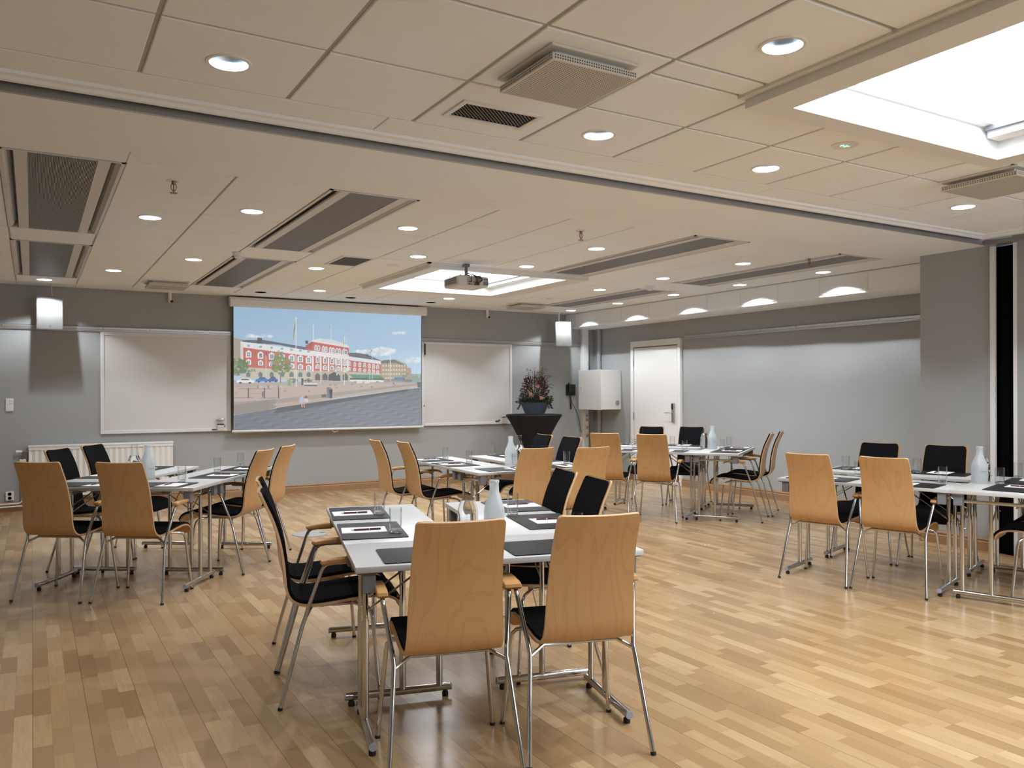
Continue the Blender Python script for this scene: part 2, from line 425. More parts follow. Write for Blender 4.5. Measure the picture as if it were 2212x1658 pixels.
# back room tiles
xs = [XL, -1.365, -.76, -.155, .46, 1.065, 1.65, 2.265, 2.88, 3.49, 4.11, 4.76, 5.395, 5.925, 6.585, 7.205, 7.745]
ys = [5.065, 5.655, 6.255, 6.868, 7.465, 8.055, 8.655, 9.265, 9.87, 10.46, 11.0]
for i in range(len(xs) - 1):
    for j in range(len(ys) - 1):
        rs = [(xs[i], xs[i + 1], ys[j], ys[j + 1])]
        for h in [s_['o'] for s_ in SKY[1:]] + UN:
            rs = [q for r in rs for q in sub(r, h)]
        for r in rs: tile(mb, r, holes, .0065)
for a, b in ((XL, -.155), (-.155, .46), (.46, 3.49), (3.49, 7.745)):
    tile(mb, (a, b, 11.0, YB), holes, .002)
for a, b in ((XL, .46), (.46, 2.72), (2.72, 5.0), (5.0, 7.745)):
    tile(mb, (a, b, 4.69, 5.065), holes, .0015)
tile(mb, (7.745, XR, 4.66, YB), [], .002)
o = struct(mb, 'ceiling', [M['tile'], M['tbar']], 'white tiled suspended ceiling', smooth=False, fix=False)

# beam with the partition track
mb = MB().box(XL, 7.19, 4.03, 4.69, ZB, 3.2).box(7.19, XR, 4.0, 4.69, ZB, 3.2)
struct(mb, 'trim_2', M['beam'], 'broad white plaster beam across the ceiling', smooth=False)
mb = MB()
mb.prism([(3.835, 2.70), (3.845, 2.688), (3.875, 2.686), (3.89, 2.675), (3.915, 2.674), (3.92, 2.70), (3.92, 2.74), (3.835, 2.74)], XL, 6.93, lambda p, t: (t, p[0], p[1]))
mb.prism([(0, 2.70), (.01, 2.688), (.04, 2.686), (.06, 2.675), (.12, 2.674), (.125, 2.70), (.125, 2.74), (0, 2.74)], YF, 3.915, lambda p, t: (6.80 + p[0], t, p[1]))
struct(mb, 'trim_3', M['beam'], 'white moulding along the partition track', smooth=False)
mb = MB()
mb.add([(XL, 3.918, 2.674), (7.05, 3.918, 2.674), (7.05, 3.982, 2.694), (XL, 3.982, 2.694)], [(0, 1, 2, 3)])
mb.box(XL, 7.09, 4.008, 4.032, 2.664, 2.70)
mb.add([(6.925, YF, 2.674), (6.925, 3.918, 2.674), (7.05, 3.982, 2.694), (7.05, YF, 2.694)], [(0, 1, 2, 3)])
mb.box(7.075, 7.15, YF, 3.765, 2.664, 2.70).box(7.075, 7.19, 3.765, 4.005, 2.652, 2.69)
struct(mb, 'trim_4', M['alupaint'], 'grey metal track of the folding partition', smooth=False, fix=False)
mb = MB().box(XL, 7.05, 3.98, 4.01, 2.71, 2.73).box(7.04, 7.08, YF, 4.01, 2.71, 2.73)
struct(mb, 'trim_5', M['void'], None, smooth=False)
# soffit along the right wall
mb = MB().box(7.745, XR, 4.66, YB, 2.468, 2.695)
fy = [4.66, 5.0, 5.609, 6.237, 6.84, 7.441, 8.039, 8.646, 9.23, 9.874, 10.494, 11.087, YB]
for a, b in zip(fy[:-1], fy[1:]):
    mb.bbox(7.738, 7.747, a + .004, b - .004, 2.494, 2.685, .002, 1)
    mb.bbox(7.76, XR, a + .003, b - .003, 2.462, 2.470, .002, 1)
struct(mb, 'trim_6', M['tile'], 'tiled bulkhead above the right wall', smooth=False)

# ---- skylights
GL = mat_emit('skylight_dome', (.93, .97, 1.0), 9)
SH = pm('skylight_shaft', (.82, .84, .86), .45)
for i, s_ in enumerate(SKY):
    x0, x1, y0, y1 = s_['o']; a0, a1, b0, b1 = s_['h']
    w = MB()
    z0, z1 = 2.648, 2.73
    for q in ((x0, a0, y0, y1), (a1, x1, y0, y1), (a0, a1, y0, b0), (a0, a1, b1, y1)):
        w.box(q[0], q[1], q[2], q[3], z0, z1)
    # raised outer lip
    w.box(x0 - .035, x0, y0 - .035, y1 + .01, 2.688, 2.712).box(x0 - .035, x1, y0 - .035, y0, 2.688, 2.712)
    root = struct(w, 'window_%d' % (i + 1), M['white'], ['skylight in the near ceiling at top right', 'skylight behind the ceiling projector'][i], smooth=False)
    sh = MB()
    for q in ((a0 - .02, a0, b0 - .02, b1 + .02), (a1, a1 + .02, b0 - .02, b1 + .02), (a0, a1, b0 - .02, b0), (a0, a1, b1, b1 + .02)):
        sh.box(q[0], q[1], q[2], q[3], z1, 2.98)
    sh.box(a0, a1, b1 - .06, b1, 2.80, 2.815).box(a0, a1, b0, b0 + .06, 2.80, 2.815).box(a0, a0 + .05, b0, b1, 2.80, 2.815)
    sh.build('shaft', SH, root, smooth=False)
    # blind cassette on the right side
    c = MB().bbox(a1 - .12, a1 - .01, b0 + .01, b1 - .01, 2.74, 2.80, .01).box(a1 - .10, a1 - .05, b0 + .01, b1 - .03, 2.81, 2.85)
    c.build('blind_cassette', SH, root)
    MB().box(a1 - .15, a1 - .125, b0 + .02, b1 - .02, 2.775, 2.80).build('seal_strip', M['greyplastic'], root)
    d = MB(); N = 14
    vs = []; fs = []
    for r_ in range(N + 1):
        for c_ in range(N + 1):
            u, v = r_ / N, c_ / N
            vs.append((a0 - .02 + (a1 - a0 + .04) * u, b0 - .02 + (b1 - b0 + .04) * v, 2.98 + .30 * (1 - (2 * u - 1) ** 4) * (1 - (2 * v - 1) ** 4) ** 1))
    for r_ in range(N):
        for c_ in range(N): fs.append((r_ * (N + 1) + c_, (r_ + 1) * (N + 1) + c_, (r_ + 1) * (N + 1) + c_ + 1, r_ * (N + 1) + c_ + 1))
    d.add(vs, fs); d.build('dome', GL, root, fix=False)
    # curved rib inside the dome
    rb = MB(); pts = []
    for k in range(21):
        t = k / 20; pts.append((a0 + (a1 - a0) * t, b1 - .30, 2.93 + .16 * (1 - (2 * t - 1) ** 2)))
    for k in range(20):
        p, q = pts[k], pts[k + 1]
        rb.add([(p[0], p[1] - .05, p[2]), (q[0], q[1] - .05, q[2]), (q[0], q[1] + .05, q[2]), (p[0], p[1] + .05, p[2])], [(0, 1, 2, 3)])
    rb.build('rib', SH, root, fix=False)

# ---- unseen windows added behind the camera as fill light
WE = mat_emit('window_daylight', (.88, .95, 1.05), WIN_FILL_E)
for k, x0 in enumerate((3.2, 5.1)):
    f = MB()
    for a in ((x0, x0 + .06, .9, 2.4), (x0 + 1.64, x0 + 1.70, .9, 2.4), (x0 + .06, x0 + 1.64, .9, .96), (x0 + .06, x0 + 1.64, 2.34, 2.4), (x0 + .83, x0 + .87, .96, 2.34)):
        f.box(a[0], a[1], YF, YF + .04, a[2], a[3])
    rt = struct(f, 'window_%d' % (k + 3), M['white'], 'daylit window in the wall behind the camera', smooth=False)
    MB().box(x0 + .06, x0 + 1.64, YF + .005, YF + .01, .96, 2.34).build('pane', WE, rt, smooth=False)
# ---- recessed air and lighting units
def unit(r, label, gap):
    x0, x1, y0, y1 = r; W_ = x1 - x0
    root = empty('ceiling_unit', ((x0 + x1) / 2, (y0 + y1) / 2, ZC)); tag(root, label, 'ceiling unit', 'slatted air units recessed in the back ceiling')
    hx, hy = W_ / 2, (y1 - y0) / 2
    fr = MB()
    fr.box(-hx, hx, -hy, -hy + .018, -.004, .03).box(-hx, hx, hy - .012, hy, -.002, .03)
    fr.box(-hx, -hx + .02, -hy, hy, -.004, .05).box(hx - .02, hx, -hy, hy, -.004, .05)
    fr.box(-hx - .006, hx + .006, -hy - .006, hy + .006, .095, .10)
    fr.box(-hx, hx, hy - .002, hy, 0, .1).box(-hx, hx, -hy, -hy + .002, 0, .1)
    fr.build('frame', M['panel'], root, smooth=False)
    for sg in (-1, 1):
        pl = MB().box(min(sg * .170, sg * .236), max(sg * .170, sg * .236), -hy + .018, hy - .012, -.002, .012)
        pl.build('side_panel', M['panel'], root, smooth=False)
        bf = MB()
        ps = [(sg * (.250 + .02 * 0), .075), (sg * .258, .045), (sg * .268, .022), (sg * .282, .006), (sg * (hx - .019), -.002)]
        for a, b in zip(ps[:-1], ps[1:]):
            bf.add([(a[0], -hy + .02, a[1]), (b[0], -hy + .02, b[1]), (b[0], hy - .03, b[1]), (a[0], hy - .03, a[1])], [(0, 1, 2, 3)])
        bf.build('curved_baffle', M['baffle'], root, fix=False)
    g = MB(); n = 44
    for k in range(n):
        x = -.169 + .338 * (k + .5) / n
        g.box(x - .0024, x + .0024, -hy + .02, hy - .014, .001, .008)
    g.box(-.17, .17, -hy + .018, hy - .012, .014, .018, 1)
    g.build('slatted_grille', [M['slat'], M['black']], root, smooth=False, fix=False)
    return root
LU = ['slatted ceiling unit at the left edge, nearer of the two in line', 'slatted ceiling unit at the left edge, farther of the two in line',
      'broad slatted ceiling unit left of centre running back from the white beam', 'slatted ceiling unit left of centre, far one in line before the screen',
      'slatted ceiling unit right of the projector running back from the beam', 'slatted ceiling unit beside the bulkhead with a sprinkler head in front',
      'slatted ceiling unit beyond the right smoke detector toward the right wall speaker']
for r, l in zip(UN, LU): unit(r, l, 0)

# ---- downlights
LAMPE = mat_emit('lamp_glow', (.93, .97, 1.0), 6.0)
def downlight_proto():
    root = empty('downlight', (0, 0, ZC))
    t = MB().lathe([(RH - .004, -.001), (RH - .003, -.004), (RH + .010, -.004), (RH + .013, -.001), (RH + .013, .001), (RH, .002)], n=40, caps=False)
    t.build('trim_ring', M['white'], root)
    rf = MB(); pr = [(RH - .002, -.001), (RH - .004, .012), (RH - .010, .030), (RH - .019, .048), (RH - .032, .062), (RH - .040, .067)]
    rf.lathe(pr, n=40, caps=False); rf.build('reflector', M['reflector'], root, fix=False)
    MB().lathe([(.0362, .0665), (.0362, .0672)], n=24).build('lamp', LAMPE, root)
    MB().lathe([(RH + .004, .0), (RH + .002, .075), (.02, .085)], n=24, caps=False).build('housing', M['void'], root)
    return root
dlp = downlight_proto()
def dl_label(x, y):
    return {(.672, 3.335): 'large lit downlight at top left of the near ceiling', (2.435, 2.127): 'large lit downlight nearest the near skylight frame',
            (2.473, 3.333): 'lit downlight right of the square air diffuser in the near ceiling', (3.688, 3.345): 'lit downlight between near skylight and beam, left of the green sign',
            (5.664, 3.346): 'lit downlight at the right edge below the second air diffuser'}.get((x, y))
LB = ['lit downlight right of the nearer left-edge ceiling unit', 'lit downlight beside the broad slatted unit, left side', 'lit downlight left of the smoke detector by the slatted units',
      'small lit downlight right of the far left-edge ceiling unit', 'lit downlight right above the left wall speaker', 'lit downlight right of the broad slatted unit near the beam',
      'lit downlight right of the small square ceiling grille', 'lit downlight below the small square ceiling grille', 'lit downlight between two unlit round openings above the screen',
      'lit downlight below the centre sprinkler head', 'lit downlight just right above the projector skylight frame', 'lit downlight below the projector skylight frame',
      'lit downlight between the two right-hand slatted units, nearest the beam', 'lit downlight between the two right-hand slatted units, middle one', 'lit downlight left of the far right slatted unit',
      'lit downlight in the bulkhead row, second from the beam', 'lit downlight in the bulkhead row, third from the beam', 'lit downlight in the bulkhead row, fourth from the beam',
      'farthest lit downlight of the bulkhead row, above the right wall speaker', 'lit downlight of the bulkhead row nearest the beam']
LPW = 21
def lamp(x, y, w=LPW):
    l = bpy.data.lights.new('downlight_beam', 'SPOT'); l.energy = w; l.spot_size = R(124); l.spot_blend = .2; l.shadow_soft_size = .018
    l.color = (.95, .985, 1.03); l.use_nodes = True; t = l.node_tree; em = t.nodes['Emission']
    tc = t.nodes.new('ShaderNodeTexCoord'); sp = t.nodes.new('ShaderNodeSeparateXYZ'); t.links.new(tc.outputs['Normal'], sp.inputs[0])
    ab = t.nodes.new('ShaderNodeMath'); ab.operation = 'ABSOLUTE'; t.links.new(sp.outputs[2], ab.inputs[0])
    mx = t.nodes.new('ShaderNodeMath'); mx.operation = 'MAXIMUM'; mx.inputs[1].default_value = .45; t.links.new(ab.outputs[0], mx.inputs[0])
    pw = t.nodes.new('ShaderNodeMath'); pw.operation = 'POWER'; pw.inputs[1].default_value = -3.0; t.links.new(mx.outputs[0], pw.inputs[0])
    t.links.new(pw.outputs[0], em.inputs['Strength'])
    o = bpy.data.objects.new('downlight_beam', l); COL.objects.link(o); o.location = (x, y, 2.757); return o
tr = {}
for c in bpy.data.objects:
    if c.parent: tr.setdefault(c.parent.name, []).append(c)
for k, (x, y) in enumerate(DL_NEAR + DL_BACK):
    lb = dl_label(x, y) or LB[k - 5]
    o = dlp if k == 0 else copy_tree(dlp, tree=tr)
    o.location = (x, y, ZC); tag(o, lb, 'downlight', 'lit recessed ceiling downlights')
    lamp(x, y)
for k, (x, y) in enumerate(DL_ADDED):
    o = copy_tree(dlp, (x, y, ZC), tree=tr); o['label'] = 'lit recessed downlight outside the photographed part of the ceiling'
    lamp(x, y)
LO = ['unlit black round opening in the ceiling above the left end of the screen', 'unlit black round opening in the ceiling above the middle of the screen', 'unlit black round opening in the ceiling above the right end of the screen']
for (x, y), l in zip(DL_OFF, LO):
    m = MB().lathe([(.066, 0), (.066, .06), (.0, .06)], n=28, caps=False); m.lathe([(.064, -.002), (.071, -.002), (.072, 0)], n=28, caps=False)
    o = m.build('ceiling_opening', M['void'], fix=False); o.location = (x, y, ZC); tag(o, l, 'ceiling opening', 'unlit round openings above the screen')
LP = ['pale unlit round downlight beside the left back air diffuser', 'pale unlit round downlight beside the right back air diffuser', 'small pale unlit round downlight left of the far right slatted unit']
for (x, y), l, rr in zip(DL_PALE, LP, (.075, .075, .05)):
    m = MB().lathe([(rr + .01, 0), (rr + .008, -.005), (rr - .004, -.005), (rr - .01, -.002), (.0, -.0015)], n=28, caps=False)
    o = m.build('blank_downlight', M['white'], fix=False); o.location = (x, y, ZC); tag(o, l, 'downlight')
# emergency sign discs
def sign(x, y, label, lit):
    root = empty('emergency_light', (x, y, ZC)); tag(root, label, 'emergency light')
    MB().lathe([(.03, .03), (.068, .001), (.068, 0), (.066, -.005), (.0, -.006)], n=28, caps=False).build('disc', M['white'], root, fix=False)
    if lit:
        g = mat_emit('green_sign_glow', (.35, .95, .65), 1.1)
        s = MB()
        def rr(x0, x1, y0, y1): s.box(x0, x1, y0, y1, -.0085, -.006)
        rr(-.030, -.010, -.004, .004); rr(-.024, -.018, -.012, .012); rr(.004, .010, .008, .014); rr(-.002, .014, -.002, .005); rr(.010, .024, -.010, -.005); rr(-.004, .003, -.016, -.008)
        o = s.build('running_figure_symbol', g, root, smooth=False)
        o['label'] = 'glowing green escape symbol'; o.rotation_euler = (0, 0, R(-5))
sign(3.703, 2.821, 'round emergency exit light with green symbol in the near ceiling', True)
sign(3.179, 7.779, 'pale round emergency light left of the projector skylight', False)

# ---- air diffusers and grilles
def holegrid(mb, x0, x1, y0, y1, z, p, d, mi):
    nx = int((x1 - x0) / p); ny = int((y1 - y0) / p)
    for i in range(nx):
        for j in range(ny):
            cx, cy = x0 + (i + .5) * (x1 - x0) / nx, y0 + (j + .5) * (y1 - y0) / ny
            h = d / 2
            mb.add([(cx - h, cy - h, z), (cx + h, cy - h, z), (cx + h, cy + h, z), (cx - h, cy + h, z)], [(0, 1, 2, 3)], mi)
M['diff'] = mat_paint('diffuser_white', (.70, .685, .64), .5, .01, 0)
M['hole'] = pm('perforation_dark', (.10, .095, .085), .8)
def diffuser(x, y, s, label, p=.0125, full=True):
    root = empty('air_diffuser', (x, y, ZC)); tag(root, label, 'air diffuser', 'square perforated air diffusers')
    h = s / 2
    a = MB().bbox(-h - .004, h + .004, -h - .004, h + .004, -.012, 0, .003, 1)
    a.box(-h + .04, h - .04, -h + .04, h - .04, -.034, -.012).box(-.1, .1, -.1, .1, -.012, .05)
    a.build('back_plate', M['diff'], root, smooth=False)
    b = MB().bbox(-h + .002, h - .002, -h + .002, h - .002, -.062, -.034, .002, 1, 0)
    holegrid(b, -h + .012, h - .012, -h + .012, h - .012, -.0624, p, p * .5, 1)
    for k in range(int(s / p)):
        c = -h + .008 + (k + .5) * (s - .016) / int(s / p)
        for zz in (-.056, -.046):
            for sg in (-1, 1):
                yy = sg * (h - .0015)
                b.add([(c - .003, yy, zz), (c + .003, yy, zz), (c + .003, yy, zz + .006), (c - .003, yy, zz + .006)], [(0, 1, 2, 3)], 1)
                b.add([(yy, c - .003, zz), (yy, c + .003, zz), (yy, c + .003, zz + .006), (yy, c - .003, zz + .006)], [(0, 1, 2, 3)], 1)
    b.build('perforated_box', [M['diff'], M['hole']], root, smooth=False, fix=False)
diffuser(1.872, 2.735, .405, 'square perforated air diffuser hanging below the near ceiling, left of the near skylight', .0115)
diffuser(5.10, 2.79, .46, 'square perforated air diffuser cut by the right edge, below the near skylight', .0145)
diffuser(1.37, 10.32, .43, 'square perforated air diffuser in the back ceiling above the left whiteboard', .02)
diffuser(6.30, 10.30, .43, 'square perforated air diffuser in the back ceiling before the right wall speaker', .02)
def grille(x0, x1, y0, y1, label):
    cx, cy = (x0 + x1) / 2, (y0 + y1) / 2; hx, hy = (x1 - x0) / 2, (y1 - y0) / 2
    root = empty('return_air_grille', (cx, cy, ZC)); tag(root, label, 'air grille', 'dark mesh ceiling grilles')
    f = MB(); w = .026
    for q in ((-hx, -hx + w, -hy, hy), (hx - w, hx, -hy, hy), (-hx + w, hx - w, -hy, -hy + w), (-hx + w, hx - w, hy - w, hy)):
        f.bbox(q[0], q[1], q[2], q[3], -.008, .0, .0015, 1)
    f.build('frame', M['white'], root, smooth=False)
    g = MB().box(-hx + w, hx - w, -hy + w, hy - w, -.001, -.0005, 0); p = .0105
    nx, ny = int((2 * hx - 2 * w) / p), int((2 * hy - 2 * w) / p)
    for i in range(nx):
        for j in range(ny):
            ax, ay = -hx + w + (i + .5) * p, -hy + w + (j + .5) * p
            if (i + j) % 2 == 0: g.box(ax - .0036, ax + .0036, ay - .0036, ay + .0036, -.004, -.001, 1)
    g.build('mesh', [M['void'], pm('mesh_grey', (.22, .215, .20), .5)], root, smooth=False, fix=False)
grille(1.657, 2.083, 3.228, 3.458, 'dark rectangular mesh grille in the near ceiling beside the beam')
grille(2.545, 2.875, 7.48, 8.05, 'dark square mesh grille in the back ceiling left of the projector skylight')

# ---- sprinklers, smoke detectors, sensors
def sprinkler(x, y, label):
    root = empty('sprinkler_head', (x, y, ZC)); tag(root, label, 'sprinkler', 'pendant sprinkler heads')
    MB().lathe([(.042, 0), (.04, -.004), (.024, -.006), (.02, -.002), (.0, -.002)], n=24, caps=False).build('escutcheon', M['white'], root, fix=False)
    b = MB().lathe([(.012, 0), (.012, -.02), (.008, -.026)], n=12)
    for sg in (-1, 1): b.tube([(sg * .006, 0, -.018), (sg * .017, 0, -.030), (sg * .014, 0, -.052), (0, 0, -.066)], .0028, 8, smooth=1)
    b.lathe([(.004, -.066), (.004, -.074)], n=10); b.lathe([(.021, -.078), (.021, -.074)], n=18)
    b.build('frame', M['brass'], root)
    MB().tube([(0, 0, -.026), (0, 0, -.062)], .003, 8).build('glass_bulb', M['red'], root)
sprinkler(.751, 5.353, 'sprinkler head at upper left, nearest the left-edge ceiling unit')
sprinkler(3.818, 5.386, 'sprinkler head near the middle of the ceiling behind the beam')
sprinkler(6.535, 5.387, 'sprinkler head at right in front of the slatted unit by the bulkhead')
def smoke(x, y, label):
    root = empty('smoke_detector', (x, y, ZC)); tag(root, label, 'smoke detector', 'smoke detectors on the back ceiling')
    MB().lathe([(.055, 0), (.055, -.018), (.05, -.022), (.0, -.022)], n=26, caps=False).build('base', M['white'], root, fix=False)
    MB().lathe([(.045, -.022), (.043, -.04), (.032, -.045), (.032, -.052), (.026, -.058), (0, -.058)], n=26, caps=False).build('sensor_head', M['white'], root, fix=False)
smoke(1.65, 7.79, 'white smoke detector between the two left-of-centre slatted units')
smoke(6.535, 7.766, 'white smoke detector at right between the slatted units')
def sensor(x, y, label):
    root = empty('ceiling_sensor', (x, y, ZC)); tag(root, label, 'sensor', 'short white ceiling sensors above the whiteboards')
    MB().cyl((0, 0), .022, -.10, 0, 16).build('tube', M['white'], root)
    k = MB().tube([(0, 0, -.09), (0, -.005, -.115), (.012, -.02, -.122)], .024, 14); k.build('elbow', M['white'], root)
    MB().tube([(.012, -.02, -.122), (.028, -.04, -.118)], .014, 12).build('lens', M['black'], root)
sensor(1.535, 11.30, 'short white sensor tube hanging above the left whiteboard')
sensor(6.18, 11.27, 'short white sensor tube hanging above the right whiteboard')
# ------------------------------------------------------------------ projection screen with its picture
SX0, SX1, SZ0, SZ1, SY = 2.317, 5.037, .905, 2.568, 11.25
def paint():
    W_, H_ = 560, 342
    u = (np.arange(W_) + .5) / W_; v = 1 - (np.arange(H_) + .5) / H_
    U, V = np.meshgrid(u, v); C = np.zeros((H_, W_, 3))
    rng = np.random.RandomState(3)
    f_, cx_, yh_, a_, ro_ = 1763.0, 1106., 846.85, .53175, -.0028
    def uv(x, y):
        px, py = 490 + x / 5.025, 620 + y / 5.025
        q0, q1 = (px - cx_) / f_, -(py - yh_) / f_
        c, s = math.cos(ro_), math.sin(ro_); r, up = c * q0 - s * q1, s * q0 + c * q1
        dx = math.sin(a_) + r * math.cos(a_); dy = math.cos(a_) - r * math.sin(a_); k = SY / dy
        return ((dx * k - SX0) / (SX1 - SX0), (1.4 + up * k - SZ0) / (SZ1 - SZ0))
    def inside(P):
        m = np.zeros(U.shape, bool); n = len(P)
        for i in range(n):
            (x0, y0), (x1, y1) = P[i], P[(i + 1) % n]
            if y0 == y1: continue
            c = ((y0 > V) != (y1 > V)) & (U < (x1 - x0) * (V - y0) / (y1 - y0) + x0); m ^= c
        return m
    def poly(pts, c, al=1):
        m = inside([uv(*p) for p in pts]); C[m] = C[m] * (1 - al) + np.array(c) * al
    def rect(x0, y0, x1, y1, c, al=1): poly([(x0, y0), (x1, y0), (x1, y1), (x0, y1)], c, al)
    def line(x0, y0, x1, y1, w, c, al=1):
        L = math.hypot(x1 - x0, y1 - y0); nx, ny = -(y1 - y0) / L * w / 2, (x1 - x0) / L * w / 2
        poly([(x0 + nx, y0 + ny), (x1 + nx, y1 + ny), (x1 - nx, y1 - ny), (x0 - nx, y0 - ny)], c, al)
    def blob(x, y, rx, ry, c, n=60, s=14, al=.8, seed=0):
        r = np.random.RandomState(seed)
        for _ in range(n):
            a, q = r.uniform(0, 6.28), math.sqrt(r.uniform(0, 1))
            px, py = x + math.cos(a) * q * rx, y + math.sin(a) * q * ry; k = s * r.uniform(.5, 1.1); kk = r.uniform(.88, 1.12); cc = [min(255, z * kk) for z in c]
            poly([(px - k, py), (px - k * .3, py - k * .6), (px + k * .6, py - k * .5), (px + k, py + k * .2), (px, py + k * .6)], cc, al)
    # sky
    t = np.clip(V, 0, 1)[..., None]; C[:] = np.array([196, 216, 230]) * (1 - t) + np.array([158, 190, 218]) * t
    C += (np.clip(U, 0, 1)[..., None] - .5) * 14
    for (x, y, rx, ry, n, sd) in ((1690, 700, 150, 40, 70, 1), (1480, 700, 110, 14, 30, 2), (2030, 790, 90, 25, 30, 3), (1870, 500, 60, 8, 12, 4), (350, 535, 160, 10, 20, 5)):
        blob(x, y, rx, ry, (226, 230, 236), n, 34, .35, sd)
    # far right buildings and shore
    rect(2110 - 180, 940, 2115, 1040, (150, 165, 165)); blob(2060, 985, 60, 30, (140, 160, 140), 40, 14, .7, 9)
    poly([(1665, 830), (1700, 790), (1830, 785), (1940, 830), (1955, 860), (1955, 1020), (1665, 1000)], (176, 158, 128))
    poly([(1668, 800), (1810, 785), (1960, 860), (1940, 860), (1830, 822), (1668, 828)], (112, 118, 128))
    for yy in (845, 890, 935, 978):
        for k in range(9): rect(1690 + k * 29, yy, 1704 + k * 29, yy + 18, (205, 212, 215))
    poly([(1945, 870), (1998, 880), (1998, 985), (1945, 985)], (178, 148, 140))
    # main building: left wing, centre, right wing
    poly([(75, 548), (180, 570), (150, 960), (75, 960)], (168, 158, 146))
    poly([(170, 575), (340, 575), (360, 570), (380, 570), (930, 665), (925, 700), (560, 625), (170, 600)], (98, 106, 118))
    rect(333, 550, 382, 612, (92, 92, 98)); rect(852, 580, 884, 615, (92, 92, 98))
    poly([(150, 590), (930, 690), (930, 770), (150, 655)], (226, 226, 226))
    poly([(180, 655), (925, 752), (925, 905), (180, 870)], (193, 108, 100))
    poly([(165, 870), (925, 905), (925, 1010), (165, 990)], (196, 188, 172))
    poly([(150, 620), (180, 620), (180, 870), (150, 870)], (214, 212, 208))
    poly([(932, 585), (1325, 650), (1325, 745), (932, 700)], (197, 110, 102))
    poly([(850, 640), (932, 585), (932, 695), (865, 680)], (176, 100, 94))
    poly([(925, 575), (1020, 555), (1240, 600), (1325, 640), (1325, 660), (925, 592)], (224, 224, 224))
    poly([(1010, 560), (1140, 568), (1250, 605), (1250, 625), (1010, 590)], (214, 216, 218))
    poly([(925, 690), (1325, 740), (1325, 790), (925, 745)], (228, 228, 228))
    poly([(925, 745), (1325, 785), (1325, 918), (925, 905)], (195, 106, 98))
    poly([(925, 905), (1325, 918), (1325, 1020), (925, 1015)], (186, 176, 160))
    for x in (935, 1020, 1103, 1178, 1245, 1312):
        rect(x - 9, 750 + (x - 925) * .09, x + 9, 915, (226, 226, 226))
    poly([(1325, 715), (1400, 712), (1520, 730), (1670, 795), (1670, 805), (1325, 752)], (108, 114, 124)); rect(1512, 728, 1532, 755, (95, 98, 104))
    poly([(1325, 752), (1670, 800), (1670, 838), (1325, 792)], (224, 224, 224))
    poly([(1325, 792), (1668, 836), (1668, 938), (1325, 918)], (196, 112, 104))
    poly([(1325, 918), (1668, 938), (1668, 1010), (1325, 1015)], (190, 184, 172))
    def win(x, y, w, h):
        poly([(x - w * .75, y + h * .55), (x - w * .75, y - h * .4), (x, y - h * .75), (x + w * .75, y - h * .4), (x + w * .75, y + h * .55)], (232, 232, 232))
        rect(x - w * .42, y - h * .38, x + w * .42, y + h * .4, (120, 140, 158)); rect(x - 1.5, y - h * .38, x + 1.5, y + h * .4, (230, 230, 230)); rect(x - w * .42, y - 2, x + w * .42, y + 1, (230, 230, 230))
    for x, y in ((237, 730), (367, 742), (487, 752), (600, 762), (703, 772), (798, 782), (888, 792)):
        win(x, y, 40, 62); win(x, y + 84, 38, 46)
        rect(x - 15, y - 104, x + 15, y - 82, (150, 176, 188))
    for x, y in ((983, 788), (1063, 797), (1141, 804), (1211, 812), (1279, 818)):
        win(x, y, 26, 62); win(x, y + 76, 26, 42)
    for x in (966, 998, 1047, 1078, 1124, 1154, 1195, 1223, 1265, 1292):
        yy = 660 + (x - 966) * .15; win(x, yy, 22, 48)
    for x, y in ((1332, 832), (1387, 838), (1442, 843), (1495, 849), (1545, 855), (1592, 860), (1636, 866)):
        win(x, y, 20, 40); win(x, y + 56, 20, 32)
    for x in (235, 365, 487, 600, 703, 798, 888):
        poly([(x - 22, 972), (x - 22, 935), (x, 916), (x + 22, 935), (x + 22, 975)], (110, 122, 132))
    for x in (985, 1065, 1285): poly([(x - 28, 1010), (x - 28, 955), (x, 930), (x + 28, 955), (x + 28, 1012)], (104, 102, 98))
    poly([(1100, 1015), (1105, 950), (1165, 920), (1225, 955), (1235, 1018)], (82, 84, 88)); rect(1188, 938, 1200, 958, (215, 215, 215))
    poly([(1322, 945), (1660, 955), (1715, 992), (1370, 985)], (96, 146, 122)); poly([(1340, 1005), (1730, 1010), (1730, 1028), (1340, 1022)], (228, 228, 228)); poly([(1335, 985), (1700, 992), (1700, 1008), (1335, 1004)], (92, 92, 92))
    rect(1815, 978, 1932, 1000, (84, 132, 190)); rect(1700, 1000, 2010, 1030, (110, 108, 106), .6)
    # ground
    poly([(75, 1010), (300, 1035), (1000, 1018), (2060, 1032), (2075, 1050), (1000, 1075), (75, 1090)], (176, 168, 164))
    poly([(75, 1085), (600, 1068), (1500, 1050), (2075, 1045), (2075, 1085), (1900, 1100), (1100, 1200), (520, 1275), (75, 1330)], (190, 172, 164))
    for k in range(46):
        yy = 1075 + k * 4.6; x1 = 2050 - k * 36
        line(75, yy + 22, max(x1, 420), yy - (8 + k * .1), 2, (204 if k % 2 else 168, 180 if k % 2 else 160, 168 if k % 2 else 156), .5)
    poly([(560, 1215), (1120, 1150), (1900, 1060), (2075, 1048), (2075, 1060), (1560, 1128), (1150, 1185), (700, 1245), (75, 1290), (75, 1245)], (158, 150, 146), .8)
    # water
    poly([(78, 1390), (460, 1330), (560, 1305), (1100, 1225), (1960, 1105), (2105, 1090), (2116, 1510), (80, 1552)], (112, 118, 126))
    poly([(75, 1275), (520, 1215), (545, 1300), (460, 1330), (78, 1388)], (146, 140, 132))
    poly([(500, 1268), (760, 1235), (1960, 1088), (2000, 1096), (1200, 1202), (880, 1258), (560, 1308)], (186, 168, 154))
